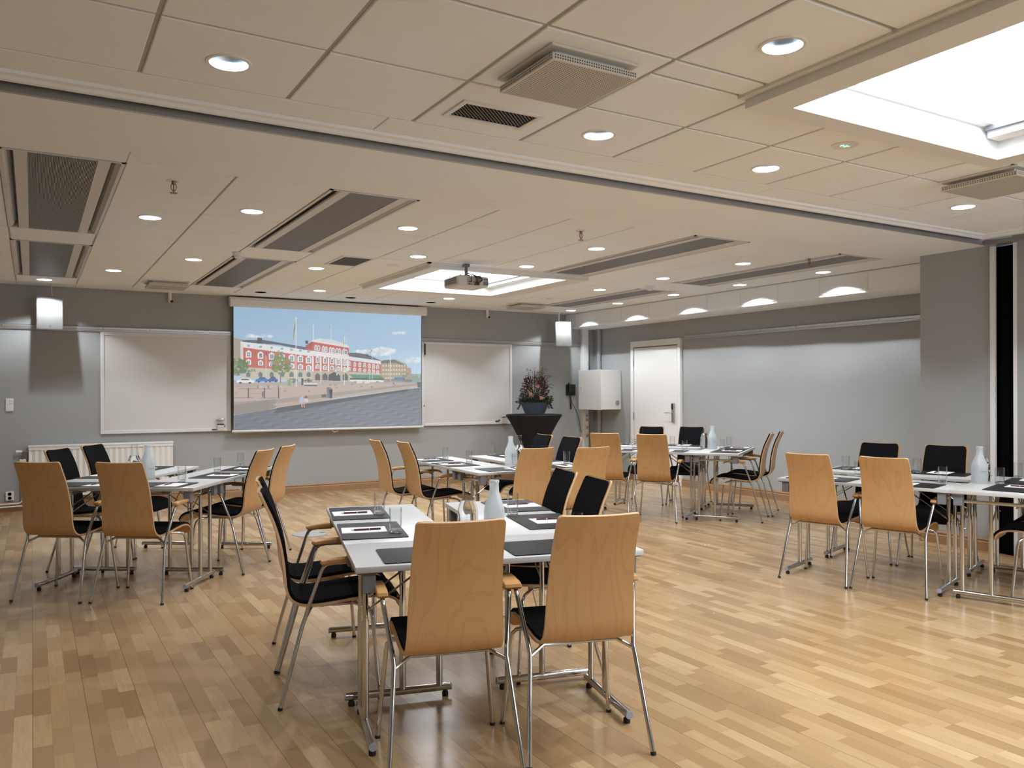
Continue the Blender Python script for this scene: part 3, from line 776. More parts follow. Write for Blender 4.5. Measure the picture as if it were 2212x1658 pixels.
    poly([(560, 1308), (1000, 1248), (1960, 1106), (1960, 1128), (1300, 1238), (900, 1310), (500, 1370)], (84, 88, 92), .8)
    poly([(2060, 1030), (2105, 1030), (2105, 1088), (2070, 1088)], (104, 102, 100))
    n1 = rng.rand(H_ * 2, W_); s = np.sin(V * 260 + U * 18 + 3 * np.sin(U * 40 + V * 60)) * .5 + (n1[:H_] - .5) * .7
    wm = inside([uv(*p) for p in ((78, 1400), (560, 1330), (1300, 1240), (1960, 1128), (2105, 1092), (2116, 1510), (80, 1552))])
    C[wm] += (s[wm] * 15)[:, None] * np.array([1.05, 1.0, 1.0])
    g = np.clip((.45 - V) / .45, 0, 1); C[wm] += (np.array([22, 20, 22]) * g[..., None])[wm] * np.clip(U, 0, 1)[wm][:, None]
    # things in front of the building
    for x, y, w, c in ((200, 1012, 95, (232, 232, 232)), (385, 1000, 72, (70, 126, 190)), (500, 1000, 58, (70, 100, 160))):
        poly([(x - w, y + 24), (x - w, y + 2), (x - w * .6, y - 4), (x - w * .4, y - 26), (x + w * .4, y - 26), (x + w * .7, y - 2), (x + w, y + 4), (x + w, y + 24)], c)
        poly([(x - w * .5, y - 4), (x - w * .35, y - 20), (x + w * .35, y - 20), (x + w * .55, y - 2)], (90, 100, 112)); rect(x - w * .7, y + 18, x - w * .4, y + 32, (70, 70, 74)); rect(x + w * .4, y + 18, x + w * .7, y + 32, (70, 70, 74))
    blob(720, 1015, 55, 22, (92, 96, 100), 30, 12, .7, 21); blob(880, 1015, 45, 18, (92, 88, 80), 24, 12, .7, 22)
    rect(652, 1000, 705, 1080, (168, 184, 150)); rect(662, 1008, 696, 1070, (128, 150, 118), .7)
    rect(835, 1038, 985, 1060, (214, 212, 208)); rect(840, 1060, 980, 1074, (96, 96, 98))
    for x in (330, 445, 552): rect(x, 1065, x + 55, 1098, (196, 182, 172)); rect(x, 1065, x + 18, 1098, (142, 138, 136))
    for x, y in ((1110, 1050), (1165, 1050), (1345, 1045), (1380, 1020), (1440, 1035), (1530, 1035), (1620, 1020), (1180, 1085), (620, 1120), (880, 1120), (1560, 1075), (1450, 1070)): rect(x, y, x + 24, y + 16, (150, 146, 142))
    rect(1410, 1022, 1470, 1045, (216, 214, 210)); rect(1495, 1022, 1548, 1045, (216, 214, 210))
    # trees
    line(585, 940, 585, 1040, 8, (120, 104, 88)); blob(590, 850, 105, 95, (112, 136, 92), 130, 22, .75, 5); blob(560, 750, 50, 60, (122, 146, 100), 40, 18, .7, 6); blob(120, 860, 110, 90, (104, 128, 92), 130, 24, .75, 7); blob(270, 905, 45, 15, (112, 136, 100), 14, 14, .7, 8); blob(1930, 950, 38, 30, (126, 146, 106), 30, 12, .7, 11)
    # flag poles and flags
    for x, y0, y1, w in ((752, 325, 1080, 8), (938, 405, 570, 5), (1131, 395, 565, 5), (1301, 500, 640, 4), (1276, 535, 1062, 6), (426, 690, 972, 5), (1578, 660, 1045, 4), (1773, 735, 1030, 4), (1015, 720, 1045, 6), (735, 740, 1000, 4), (1550, 835, 1045, 3), (2035, 870, 960, 3), (2082, 890, 980, 3)):
        rect(x - w / 2, y0, x + w / 2, y1, (228, 230, 232))
    poly([(748, 345), (742, 370), (722, 500), (718, 575), (728, 560), (738, 470), (748, 420)], (176, 172, 90)); poly([(744, 390), (734, 440), (726, 520), (732, 500), (742, 430)], (86, 100, 130), .7)
    poly([(936, 435), (926, 468), (934, 462)], (150, 156, 96)); poly([(1128, 420), (1112, 446), (1126, 440)], (150, 156, 110)); poly([(1273, 560), (1262, 600), (1262, 640), (1272, 620)], (186, 172, 96)); poly([(1299, 515), (1293, 550), (1299, 556)], (110, 130, 120))
    poly([(1577, 672), (1560, 700), (1538, 722), (1560, 708), (1576, 690)], (130, 124, 92)); poly([(424, 690), (420, 740), (430, 770), (438, 740), (430, 700)], (84, 94, 140)); poly([(424, 730), (424, 765), (436, 755)], (200, 180, 80)); poly([(590, 700), (586, 750), (596, 755)], (84, 94, 150)); poly([(1160, 835), (1185, 905), (1195, 895), (1176, 835)], (140, 158, 170))
    # railing, ladder, people
    for x in (234, 411, 562): rect(x - 5, 1092, x + 5, 1206, (84, 86, 92))
    line(75, 1100, 565, 1104, 3, (96, 96, 100)); line(75, 1150, 562, 1155, 2, (120, 120, 122), .7); line(75, 1200, 562, 1203, 3, (100, 100, 104)); rect(384, 1130, 402, 1195, (112, 100, 96))
    line(478, 1200, 482, 1300, 5, (150, 158, 156)); line(508, 1195, 505, 1305, 5, (150, 158, 156)); line(478, 1198, 512, 1192, 4, (150, 158, 156)); line(480, 1235, 505, 1235, 3, (150, 158, 156)); line(480, 1262, 505, 1262, 3, (150, 158, 156))
    def person(x, y, h, top, leg, skin=(206, 168, 152)):
        poly([(x - h * .1, y), (x - h * .11, y - h * .52), (x + h * .11, y - h * .52), (x + h * .1, y)], leg); poly([(x - h * .14, y - h * .48), (x - h * .13, y - h * .84), (x + h * .13, y - h * .84), (x + h * .14, y - h * .48)], top); poly([(x - h * .06, y - h * .84), (x - h * .06, y - h), (x + h * .06, y - h), (x + h * .06, y - h * .84)], skin)
    person(1102, 1200, 135, (132, 112, 112), (112, 122, 140)); person(1130, 1205, 118, (62, 64, 70), (70, 70, 74), (150, 120, 96)); person(820, 1065, 90, (72, 76, 82), (84, 86, 94)); person(1828, 1070, 45, (210, 170, 160), (150, 150, 160)); person(1760, 1035, 45, (200, 120, 90), (150, 120, 100)); person(1810, 1070, 40, (96, 96, 120), (120, 120, 130))
    poly([(785, 1250), (790, 1200), (820, 1185), (838, 1215), (835, 1252)], (176, 190, 226)); poly([(812, 1190), (810, 1180), (828, 1180), (828, 1200), (814, 1200)], (214, 180, 164)); poly([(838, 1240), (842, 1205), (870, 1195), (888, 1230), (880, 1250)], (220, 200, 196)); poly([(842, 1208), (850, 1176), (872, 1180), (876, 1205)], (120, 96, 88))
    poly([(808, 1245), (812, 1305), (820, 1305), (822, 1245)], (224, 172, 160)); poly([(830, 1245), (838, 1305), (846, 1303), (840, 1245)], (224, 172, 160)); rect(1030, 1165, 1080, 1198, (104, 100, 98))
    C = C * .93 + 12 + (rng.rand(H_, W_, 1) - .5) * 5
    return np.clip(C, 0, 255)[::-1], W_, H_
IMG, IW, IH = paint()
def _scr(t, out):
    at = t.nodes.new('ShaderNodeVertexColor'); at.layer_name = 'picture'
    e = t.nodes.new('ShaderNodeEmission'); e.inputs[1].default_value = SCR_E; t.links.new(at.outputs[0], e.inputs[0])
    d = t.nodes.new('ShaderNodeBsdfDiffuse'); d.inputs[0].default_value = (.07, .07, .07, 1)
    a = t.nodes.new('ShaderNodeAddShader'); t.links.new(e.outputs[0], a.inputs[0]); t.links.new(d.outputs[0], a.inputs[1]); t.links.new(a.outputs[0], out.inputs[0])
SCR_E = .95 * 2 ** -EXPO
M['picture'] = mat_mix('projected_picture', _scr)
root = empty('projection_screen', ((SX0 + SX1) / 2, SY, 2.6)); tag(root, 'pull-down projection screen showing a red and white building on a waterfront', 'projection screen')
cx = (SX0 + SX1) / 2
me = bpy.data.meshes.new('screen_cloth')
nx, nz = IW, IH
gx, gz = np.meshgrid(np.linspace(SX0, SX1, nx) - cx, np.linspace(SZ0 + .002, SZ1, nz) - 2.6)
vs = np.stack([gx, np.zeros_like(gx) - .002, gz], -1).reshape(-1, 3)
i = np.arange((nz - 1) * nx).reshape(nz - 1, nx)[:, :-1].reshape(-1)
fs = np.stack([i, i + 1, i + nx + 1, i + nx], -1)
me.from_pydata(vs.tolist(), [], fs.tolist()); me.materials.append(M['picture'])
ca = me.color_attributes.new('picture', 'FLOAT_COLOR', 'POINT')
cc = IMG.reshape(-1, 3) / 255; cc = np.where(cc <= .04045, cc / 12.92, ((cc + .055) / 1.055) ** 2.4)
ca.data.foreach_set('color', np.concatenate([cc, np.ones((len(cc), 1))], 1).astype(np.float32).ravel())
so = bpy.data.objects.new('screen_cloth', me); COL.objects.link(so); so.parent = root
MB().box(SX0 - cx, SX1 - cx, .0, .003, SZ0 - 2.6, SZ1 - 2.6).build('screen_backing', M['black'], root, smooth=False)
h = MB(); pr = [(-.055, -.03), (-.055, .045), (-.035, .078), (.04, .08), (.055, .06), (.055, -.03), (.02, -.048), (-.03, -.05)]
h.prism(pr, 2.272 - cx, 5.105 - cx, lambda p, t: (t, p[0], p[1]))
for zz in (.008, .040): h.prism([(-.0555, zz), (-.0555, zz + .006), (-.059, zz + .003)], 2.272 - cx, 5.105 - cx, lambda p, t: (t, p[0], p[1]))
h.build('housing', M['white'], root, smooth=False)
e_ = MB()
for x in (2.266, 5.101): e_.prism([(a * 1.04, b * 1.04 - .001) for a, b in pr], x - cx, x + .012 - cx, lambda p, t: (t, p[0], p[1]))
e_.build('end_cap', M['boardframe'], root, smooth=False)
b = MB().tube([(2.296 - cx, -.004, .888 - 2.6), (5.068 - cx, -.004, .888 - 2.6)], .017, 14); b.build('bottom_bar', M['boardframe'], root)
MB().tube([(3.66 - cx, -.006, .872 - 2.6), (3.665 - cx, -.012, .855 - 2.6), (3.70 - cx, -.012, .845 - 2.6), (3.74 - cx, -.012, .853 - 2.6), (3.745 - cx, -.006, .872 - 2.6)], .003, 8, smooth=1).build('pull_loop', M['white'], root)
MB().box(2.4 - cx, 5.0 - cx, .0, .12, .083, .094).build('mounting_bar', M['black'], root, smooth=False)

# ------------------------------------------------------------------ wall rails
def rail(name, axis, w, a, b, label):
    pr = [(0, 2.168), (.014, 2.168), (.014, 2.176), (.022, 2.180), (.022, 2.190), (.016, 2.194), (.020, 2.200), (.020, 2.224), (.012, 2.230), (0, 2.230)]
    f = (lambda p, t: (t, w - p[0], p[1])) if axis == 'x' else (lambda p, t: (w - p[0], t, p[1]))
    m = MB().prism(pr, a, b, f, 0); n = int((b - a) / .52)
    for k in range(n):
        c = a + (k + .5) * (b - a) / n
        if axis == 'x': m.box(c - .005, c + .005, w - .0206, w - .019, 2.207, 2.216, 1)
        else: m.box(w - .0206, w - .019, c - .005, c + .005, 2.207, 2.216, 1)
    o = m.build('wall_rail', [M['alu'], M['black']], smooth=False, fix=False); tag(o, label, 'wall rail', 'silver picture rails')
rail('a', 'x', YB, XL, 8.02, 'long silver rail on the back wall above the whiteboards')
rail('b', 'y', XR, 5.0, 9.083, 'silver rail on the right wall starting beside the white door')

# ------------------------------------------------------------------ whiteboards
def board(x0, x1, z0, z1, label):
    root = empty('whiteboard', ((x0 + x1) / 2, YB - .005, (z0 + z1) / 2)); tag(root, label, 'whiteboard', 'wall whiteboards')
    hx, hz = (x1 - x0) / 2, (z1 - z0) / 2
    MB().box(-hx + .03, hx - .03, -.022, -.004, -hz + .03, hz - .03).build('panel', M['board'], root, smooth=False)
    f = MB(); w = .042
    for q in ((-hx, -hx + w, -hz, hz), (hx - w, hx, -hz, hz), (-hx + w, hx - w, -hz, -hz + w), (-hx + w, hx - w, hz - w, hz)):
        f.bbox(q[0], q[1], -.032, .0, q[2], q[3], .003, 1)
    f.build('frame', M['boardframe'], root, smooth=False)
board(.735, 2.30, .893, 2.165, 'whiteboard left of the projection screen')
board(5.085, 6.672, .893, 2.168, 'whiteboard right of the projection screen')
def eraser(x, z, label):
    m = MB(); pr = [(.001, -.062), (.009, -.05), (.014, -.03), (.017, 0), (.014, .03), (.009, .05), (.001, .062)]
    m.lathe(pr, n=20); m.xf(Matrix.Rotation(R(90), 4, 'Y'))
    o = m.build('board_eraser', M['alu']); o.location = (x, YB - .055, z); tag(o, label, 'board eraser', 'silver board erasers'); return o
def zz(u, v, Y=YB - .04): pass
eraser(2.158, 1.05, 'silver oval eraser at the lower right corner of the left whiteboard')
eraser(6.508, 1.01, 'silver oval eraser at the lower right corner of the right whiteboard')
for x, z, l in ((2.163, .985, 'black board marker just below the silver eraser on the left whiteboard'), (2.175, .962, 'black board marker resting on the cream pad of the left whiteboard')):
    m = MB().tube([(-.045, 0, 0), (.045, 0, 0)], .0075, 12); m2 = None
    o = m.build('board_marker', M['black']); o.location = (x, YB - .045, z); tag(o, l, 'marker', 'black board markers')
    c = MB().tube([(-.052, 0, 0), (-.045, 0, 0)], .006, 10).build('tip', M['white'], o)
def padstack(x, z0, n, label):
    m = MB()
    for k in range(n):
        m.bbox(-.042, .042, -.03, 0, k * .022, k * .022 + .009, .002, 1, 0); m.box(-.040, .040, -.022, 0, k * .022 + .009, k * .022 + .022, 1)
    o = m.build('eraser_refill', [M['cream'], M['white']], smooth=False); o.location = (x, YB - .033, z0); tag(o, label, 'eraser refill', 'striped eraser refills')
padstack(2.165, .878 + .025, 3, 'white and cream striped refill pad on the left whiteboard frame')
padstack(6.51, .905, 4, 'white and cream striped refill pad on the right whiteboard frame')
for k, (x, z) in enumerate(((2.063, .918), (2.084, .918), (2.105, .919))):
    o = MB().lathe([(.0, -.012), (.009, -.012), (.0105, -.009), (.0105, 0)], n=16, caps=False).xf(Matrix.Rotation(R(-90), 4, 'X')).build('magnet', M['blue'], fix=True)
    o.location = (x, YB - .033, z); tag(o, ['leftmost', 'middle', 'rightmost'][k] + ' of the three dark blue magnets on the left whiteboard', 'magnet', 'dark blue board magnets')
for k, (x, z) in enumerate(((6.368, .938), (6.389, .938), (6.409, .939), (6.428, .953))):
    o = MB().lathe([(.0, -.012), (.009, -.012), (.0105, -.009), (.0105, 0)], n=16, caps=False).xf(Matrix.Rotation(R(-90), 4, 'X')).build('magnet', M['blue'], fix=True)
    o.location = (x, YB - .033, z); tag(o, ['leftmost', 'second from left', 'third from left', 'raised rightmost'][k] + ' of the four dark blue magnets on the right whiteboard', 'magnet', 'dark blue board magnets')
o = MB().tube([(0, 0, -.085), (0, 0, .085)], .011, 12).build('board_marker', M['black']); o.location = (5.135, YB - .045, 2.055); tag(o, 'black marker hanging upright at the top left of the right whiteboard', 'marker', 'black board markers')
c = MB().tube([(0, 0, .085), (0, 0, .115)], .004, 8).build('cap_loop', M['white'], o)
o = MB().tube([(0, 0, -.012), (0, 0, .012)], .006, 10).build('magnet', M['red']); o.location = (5.122, YB - .042, 1.20); tag(o, 'tiny red magnet at the left edge of the right whiteboard', 'magnet')

# ------------------------------------------------------------------ wall speakers
def speaker(x, y, z, rz, tilt, label, cable):
    root = empty('wall_speaker', (x, y, z), rz); tag(root, label, 'loudspeaker', 'white wall loudspeakers')
    m = MB(); b = MB()
    T = Matrix.Rotation(tilt, 4, 'X')
    bm = bmesh.new(); bmesh.ops.create_cube(bm, size=1)
    for v in bm.verts:
        k = 1 if v.co.y < 0 else .58
        v.co = (v.co.x * .278 * k, v.co.y * .19 + .095, v.co.z * .42 * (1 if v.co.y < 0 else .78))
    bmesh.ops.bevel(bm, geom=list(bm.edges), offset=.012, segments=2, affect='EDGES')
    b.bm(bm, M=T); b.build('cabinet', M['white'], root)
    g = MB().bbox(-.131, .131, -.006, .004, -.202, .202, .006, 2, M=T); g.build('front_grille', M['spk'], root)
    lg = MB(); bm = bmesh.new(); bmesh.ops.create_circle(bm, cap_ends=False, radius=.009, segments=18)
    pts = [(.0 + .010 * math.cos(k * PI / 9), -.0075, -.165 + .010 * math.sin(k * PI / 9)) for k in range(19)]
    bm.free(); lg.tube(pts, .0012, 6); lg.tube([(-.004, -.0075, -.160), (0, -.0075, -.169), (.004, -.0075, -.160)], .0015, 6)
    lg.xf(T); lg.build('round_badge', M['greyplastic'], root)
    br = MB(); br.tube([(0, .15, 0), (0, .20, .02), (0, YB - y + .0 if abs(rz) < .1 else .30, .02)], .014, 10); br.build('bracket', M['white'], root)
    if cable:
        MB().tube([(.03, .08, .20), (.02, .07, .25), (.024, .06, ZC - z)], .0035, 8, smooth=2).build('cable', M['white'], root)
speaker(.186, 11.035, 2.353, 0, R(-9), 'white loudspeaker on the back wall at the far left, hung from a thin white cable', True)
speaker(7.435, 10.985, 2.345, R(-17), R(-9), 'white loudspeaker in the corner above the black telephone', False)
o = MB().tube([(7.39, 11.05, 2.5), (7.39, 11.05, ZC)], .013, 10).build('speaker_pole', M['white']); tag(o, 'short white ceiling pole above the right wall speaker', 'pole')

# ------------------------------------------------------------------ door
root = struct(MB().bbox(8.262, XR, 9.141, 9.205, 0, 2.20, .003, 1).bbox(8.262, XR, 10.24, 10.304, 0, 2.20, .003, 1).bbox(8.262, XR, 9.205, 10.24, 2.108, 2.20, .003, 1), 'door_1', M['door'], 'white door with keypad lock in the right wall', smooth=False)
MB().bbox(8.275, 8.30, 9.222, 10.225, .012, 2.092, .002, 1).build('leaf', M['door'], root, smooth=False)
for z in (.30, 1.02, 1.86):
    MB().tube([(8.268, 10.232, z - .05), (8.268, 10.232, z + .05)], .007, 10).build('hinge', M['alu'], root)
hd = MB().bbox(8.243, 8.276, 9.268, 9.318, .945, 1.235, .010, 2); h1 = hd.build('lock_plate', M['alu'], root)
MB().bbox(8.236, 8.246, 9.274, 9.312, 1.135, 1.222, .006, 2).build('reader', M['black'], h1)
MB().tube([(8.243, 9.29, 1.085), (8.21, 9.29, 1.085), (8.205, 9.33, 1.088), (8.208, 9.41, 1.082), (8.212, 9.432, 1.088)], .007, 10, smooth=1).build('lever', M['alu'], h1)
struct(MB().box(8.28, XR, 9.205, 10.24, 0, .012), 'trim_7', M['black'], 'dark door threshold', smooth=False)

# ------------------------------------------------------------------ corner trunking, pipe, cabinet, phone
root = tag(MB().bbox(8.035, 8.16, 11.30, YB, 0, 2.468, .004, 1).build('cable_trunking', M['white'], smooth=False), 'white vertical cable trunking in the corner behind the wall cabinet', 'trunking')
for k, z in enumerate((1.0, .93, .80, .66)):
    s = MB().bbox(-.028, .028, -.016, 0, -.030, .030, .004, 1); q = s.build('socket', M['beige'], root, smooth=False); q.location = (8.115, 11.30, z)
    MB().box(-.014, .014, -.018, -.016, -.006, .006).build('slot', M['black'], q, smooth=False)
o = struct(MB().cyl((8.272, 11.155), .032, 0, 2.468, 20), 'trim_8', M['wall'], 'grey painted pipe in the right corner')
root = empty('wall_cabinet', (7.90, 10.605, 1.115)); tag(root, 'white metal wall cabinet in the corner between telephone and door', 'cabinet')
MB().bbox(.012, .409, 0, .61, 0, .64, .004, 1).build('body', M['white'], root, smooth=False)
MB().bbox(-.006, .012, -.006, .616, -.006, .646, .004, 1).build('door', M['white'], root, smooth=False)
v = MB().lathe([(.052, -.001), (.050, -.007), (.040, -.007), (.040, -.003)], n=30, caps=False).xf(Matrix.Rotation(R(90), 4, 'X') @ Matrix.Scale(-1, 4, (0, 0, 1)) if False else Matrix.Rotation(R(90), 4, 'X'))
o = v.build('vent_rim', M['white'], root, fix=True); o.location = (.335, -.008, .105)
o = MB().lathe([(.041, 0), (.041, .003)], n=28).xf(Matrix.Rotation(R(90), 4, 'X')).build('vent_mesh', M['alupaint'], root); o.location = (.335, -.001, .105)
n_ = MB().box(-.0075, -.006, .50, .60, .29, .42).build('notice', M['paper'], root, smooth=False)
ln = MB()
for k in range(7):
    ln.box(-.0082, -.0074, .525, .575 - .01 * (k % 3), .31 + k * .010, .3125 + k * .010)
ln.box(-.0082, -.0074, .548, .552, .385, .405); ln.build('notice_lines', M['print'], n_, smooth=False)
# telephone
root = empty('telephone', (7.82, YB, 1.445)); tag(root, 'black wall telephone with hanging coiled cord beside the corner', 'telephone')
MB().bbox(-.085, .090, -.045, 0, -.10, .085, .008, 2).build('body', M['black'], root)
MB().box(.0, .07, -.047, -.045, .035, .065).build('display', pm('phone_display', (.03, .05, .04), .3), root, smooth=False)
kp = MB()
for i_ in range(3):
    for j_ in range(4): kp.bbox(.005 + i_ * .022, .020 + i_ * .022, -.050, -.045, -.07 + j_ * .022, -.056 + j_ * .022, .002, 1)
kp.build('keypad', pm('phone_keys', (.05, .05, .05), .5), root, smooth=False)
MB().tube([(-.062, -.05, -.085), (-.062, -.085, -.06), (-.062, -.088, 0), (-.062, -.085, .06), (-.062, -.05, .10)], [.024, .016], 12, smooth=1).build('handset', M['black'], root)
MB().tube([(-.01, -.03, -.10), (-.005, -.03, -.19), (0, -.03, -.22), (.002, -.03, -.33)], [.010, .012], 10).build('coiled_cord', M['black'], root)
MB().tube([(.0, -.02, -.10), (.04, -.02, -.25), (.12, -.02, -.36), (.17, -.03, -.50), (.19, -.03, -.66), (.235, -.05, -.80)], .004, 8, smooth=2).build('cable', M['black'], root)
o = MB().bbox(-.02, .03, -.03, 0, -.02, .02, .006, 2).build('wall_plug', M['black']); o.location = (7.80, YB, .60); tag(o, 'small black plug low on the back wall below the telephone', 'plug')

# ------------------------------------------------------------------ light switch, socket, radiator, pipes
root = empty('light_switch', (-.230, YB, 1.266)); tag(root, 'white double light switch on the back wall at the left edge', 'light switch')
MB().bbox(-.041, .041, -.012, 0, -.078, .078, .003, 1).build('frame', M['white'], root, smooth=False)
for x in (-.019, .019):
    for z in (-.036, .036): MB().bbox(x - .0175, x + .0175, -.017, -.012, z - .033, z + .033, .002, 1).build('rocker', M['door'], root, smooth=False)
MB().box(.004, .034, -.0178, -.0168, .045, .048).box(.004, .034, -.0178, -.0168, .02, .023).build('label_marks', M['greyplastic'], root, smooth=False)
root = empty('power_socket', (-.229, YB, .188)); tag(root, 'white double power socket low on the back wall beside the radiator pipes', 'power socket')
MB().bbox(-.042, .042, -.03, 0, -.052, .052, .004, 1).build('plate', M['white'], root, smooth=False)
for z in (-.024, .024):
    q = MB().lathe([(.0, 0), (.019, 0), (.020, .002)], n=20, caps=False).xf(Matrix.Rotation(R(90), 4, 'X')).build('outlet', M['greyplastic'], root); q.location = (0, -.030, z)
root = empty('radiator', (.765, YB, .47)); tag(root, 'white ribbed radiator below the left whiteboard', 'radiator')
pn = MB(); y0 = -.095; n = 48; pts = []
for k in range(n + 1):
    x = -.80 + 1.6 * k / n; pts.append((x, y0 + (.012 if (k % 2) else 0)))
zt, zb = .262, -.275
for a, b_ in zip(pts[:-1], pts[1:]):
    pn.add([(a[0], a[1], zb), (b_[0], b_[1], zb), (b_[0], b_[1], zt), (a[0], a[1], zt)], [(0, 1, 2, 3)])
pn.box(-.80, .80, -.082, -.03, -.31, .28); pn.box(-.80, .80, y0 - .002, -.08, .255, .285).box(-.80, .80, y0 - .002, -.08, -.31, -.27)
pn.build('panel', M['white'], root, smooth=False, fix=False)
MB().bbox(-.806, .806, y0 - .006, -.02, .285, .312, .006, 2).build('top_cover', M['white'], root)
MB().box(-.5, -.46, -.03, -.002, -.25, .25).box(.46, .5, -.03, -.002, -.25, .25).build('bracket', M['white'], root, smooth=False)
MB().tube([(-.80, -.06, .24), (-.86, -.06, .24)], .009, 10).tube([(-.86, -.06, .25), (-.86, -.06, .10)], .012, 12).build('valve', M['brass'], root)
MB().tube([(-.865, -.06, .24), (-.93, -.06, .24)], [.016, .019], 16).build('thermostat_head', M['white'], root)
MB().bbox(-.895, -.825, -.075, -.02, .06, .15, .006, 1).build('valve_box', M['white'], root, smooth=False)
MB().tube([(-.86, -.06, .10), (-.86, -.06, -.33), (-.88, -.055, -.365), (-.93, -.05, -.375), (-2.35, -.05, -.375)], .009, 10, smooth=1).build('upper_pipe', M['white'], root)
MB().tube([(-.80, -.06, -.29), (-.83, -.06, -.30), (-.84, -.06, -.38), (-.87, -.055, -.412), (-2.35, -.05, -.412)], .009, 10, smooth=1).build('lower_pipe', M['white'], root)

# ------------------------------------------------------------------ cocktail table with flowers
root = empty('cocktail_table', (6.70, 10.72, 0)); tag(root, 'round standing table under a tight black stretch cover in the corner', 'cocktail table')
pr = [(.0, 1.060), (.41, 1.060), (.428, 1.056), (.435, 1.048), (.433, 1.032), (.418, 1.015), (.36, .92), (.295, .80), (.225, .65), (.165, .50), (.145, .40), (.16, .28), (.22, .14), (.29, .0)]
MB().lathe([(r, z) for r, z in pr[::-1]], n=48, caps=False).build('stretch_cover', M['stretch'], root)
MB().cyl((0, 0), .42, 1.035, 1.0605, 40).build('tabletop', M['stretch'], root)
root = empty('flower_arrangement', (6.715, 10.72, 1.0615)); tag(root, 'dark autumn flower arrangement with pink blossoms in a slate bowl on the black table', 'flower arrangement')
MB().lathe([(.0, 0), (.140, 0), (.149, .004), (.175, .06), (.205, .13), (.224, .175), (.227, .182), (.218, .183), (.205, .15), (.0, .15)], n=44, caps=False).build('bowl', M['pot'], root)
rg = random.Random(5)
def leaf(mb, p, d, L, w, mi=0):
    d = d.normalized(); s = d.cross(Vector((rg.uniform(-1, 1), rg.uniform(-1, 1), rg.uniform(-1, 1)))).normalized(); n = d.cross(s)
    a = p + d * L * .35 + s * w; b = p + d * L * .35 - s * w; m = p + d * L * .45 + n * w * .35; e = p + d * L
    mb.add([p, a, m, b, e], [(0, 1, 2), (0, 2, 3), (1, 4, 2), (2, 4, 3)], mi)
grn = MB()
for _ in range(620):
    a = rg.uniform(0, 2 * PI); r_ = .20 * math.sqrt(rg.random()) + (.07 if rg.random() < .5 else 0); z = .17 + abs(rg.gauss(0, .05)) * (1.3 - r_ * 2)
    leaf(grn, Vector((r_ * math.cos(a), r_ * math.sin(a), z)), Vector((math.cos(a) * 1.2, math.sin(a) * 1.2, rg.uniform(-.3, 1))), rg.uniform(.03, .055), rg.uniform(.010, .018))
for a in (-.35, -.5, -.2, 2.9, 3.0, -1.2):
    for t in range(10):
        q = Vector(((.21 + t * .006) * math.cos(a), (.21 + t * .006) * math.sin(a), .18 - t * .010)); leaf(grn, q, Vector((math.cos(a + rg.uniform(-1, 1)), math.sin(a + rg.uniform(-1, 1)), rg.uniform(-.6, .5))), .035, .013)
grn.build('green_leaves', pm('dark_green_leaf', (.022, .05, .03), .5), root, smooth=False, fix=False)
brg = MB()
for _ in range(900):
    a = rg.uniform(0, 2 * PI); z = rg.uniform(.20, .56); rmax = .235 - .28 * max(0, z - .26); rmax = max(rmax, .09); r_ = rmax * math.sqrt(rg.uniform(.15, 1))
    leaf(brg, Vector((r_ * math.cos(a), r_ * math.sin(a), z)), Vector((math.cos(a), math.sin(a), rg.uniform(.1, 1.6))), rg.uniform(.025, .055), rg.uniform(.006, .013), 0 if rg.random() < .72 else 1)
brg.build('burgundy_leaves', [pm('burgundy_leaf', (.045, .010, .014), .55), pm('brown_leaf', (.06, .045, .03), .6)], root, smooth=False, fix=False)
tw = MB()
for k in range(46):
    a = rg.uniform(0, 2 * PI); r0 = rg.uniform(0, .08); r1 = r0 + rg.uniform(.02, .13); z1 = rg.uniform(.50, .70)
    p0 = Vector((r0 * math.cos(a), r0 * math.sin(a), .2)); p1 = Vector((r1 * math.cos(a), r1 * math.sin(a), z1)); p2 = p1 + Vector((math.cos(a) * .04, math.sin(a) * .04, rg.uniform(-.02, .03)))
    tw.tube([p0, (p0 + p1) / 2 + Vector((0, 0, .03)), p1, p2], .0016, 5, smooth=1)
    for t in range(12):
        q = p1.lerp(p2, rg.random()) + Vector((rg.uniform(-.012, .012), rg.uniform(-.012, .012), rg.uniform(-.10, .01))); leaf(tw, q, Vector((rg.uniform(-1, 1), rg.uniform(-1, 1), rg.uniform(0, 1.5))), .016, .005)
for a, z1, rr in ((-.5, .44, .30), (-.6, .40, .28), (-.4, .58, .26), (3.5, .46, .30), (-.8, .50, .22)):
    pp = [(0, 0, .25), (rr * .5 * math.cos(a), rr * .5 * math.sin(a), z1 - .02), (rr * .8 * math.cos(a), rr * .8 * math.sin(a), z1 + .03), (rr * math.cos(a), rr * math.sin(a), z1)]
    tw.tube(pp, [.0016, .005], 6, smooth=2)
tw.build('dry_twigs', pm('dry_twig', (.075, .045, .03), .7), root, smooth=False, fix=False)
PK = pm('pink_petal', (.72, .34, .27), .6)
for (x, y, z) in ((-.055, -.17, .425), (-.155, -.14, .305), (-.03, -.23, .25), (.02, -.20, .24)):
    f = MB()
    for _ in range(70):
        d = Vector((rg.gauss(0, 1), rg.gauss(0, 1) - .6, rg.gauss(0, 1) + .4)).normalized(); leaf(f, Vector((0, 0, 0)) + d * .006, d, rg.uniform(.022, .032), .010)
    q = f.build('blossom', PK, root, smooth=False, fix=False); q.location = (x, y, z)

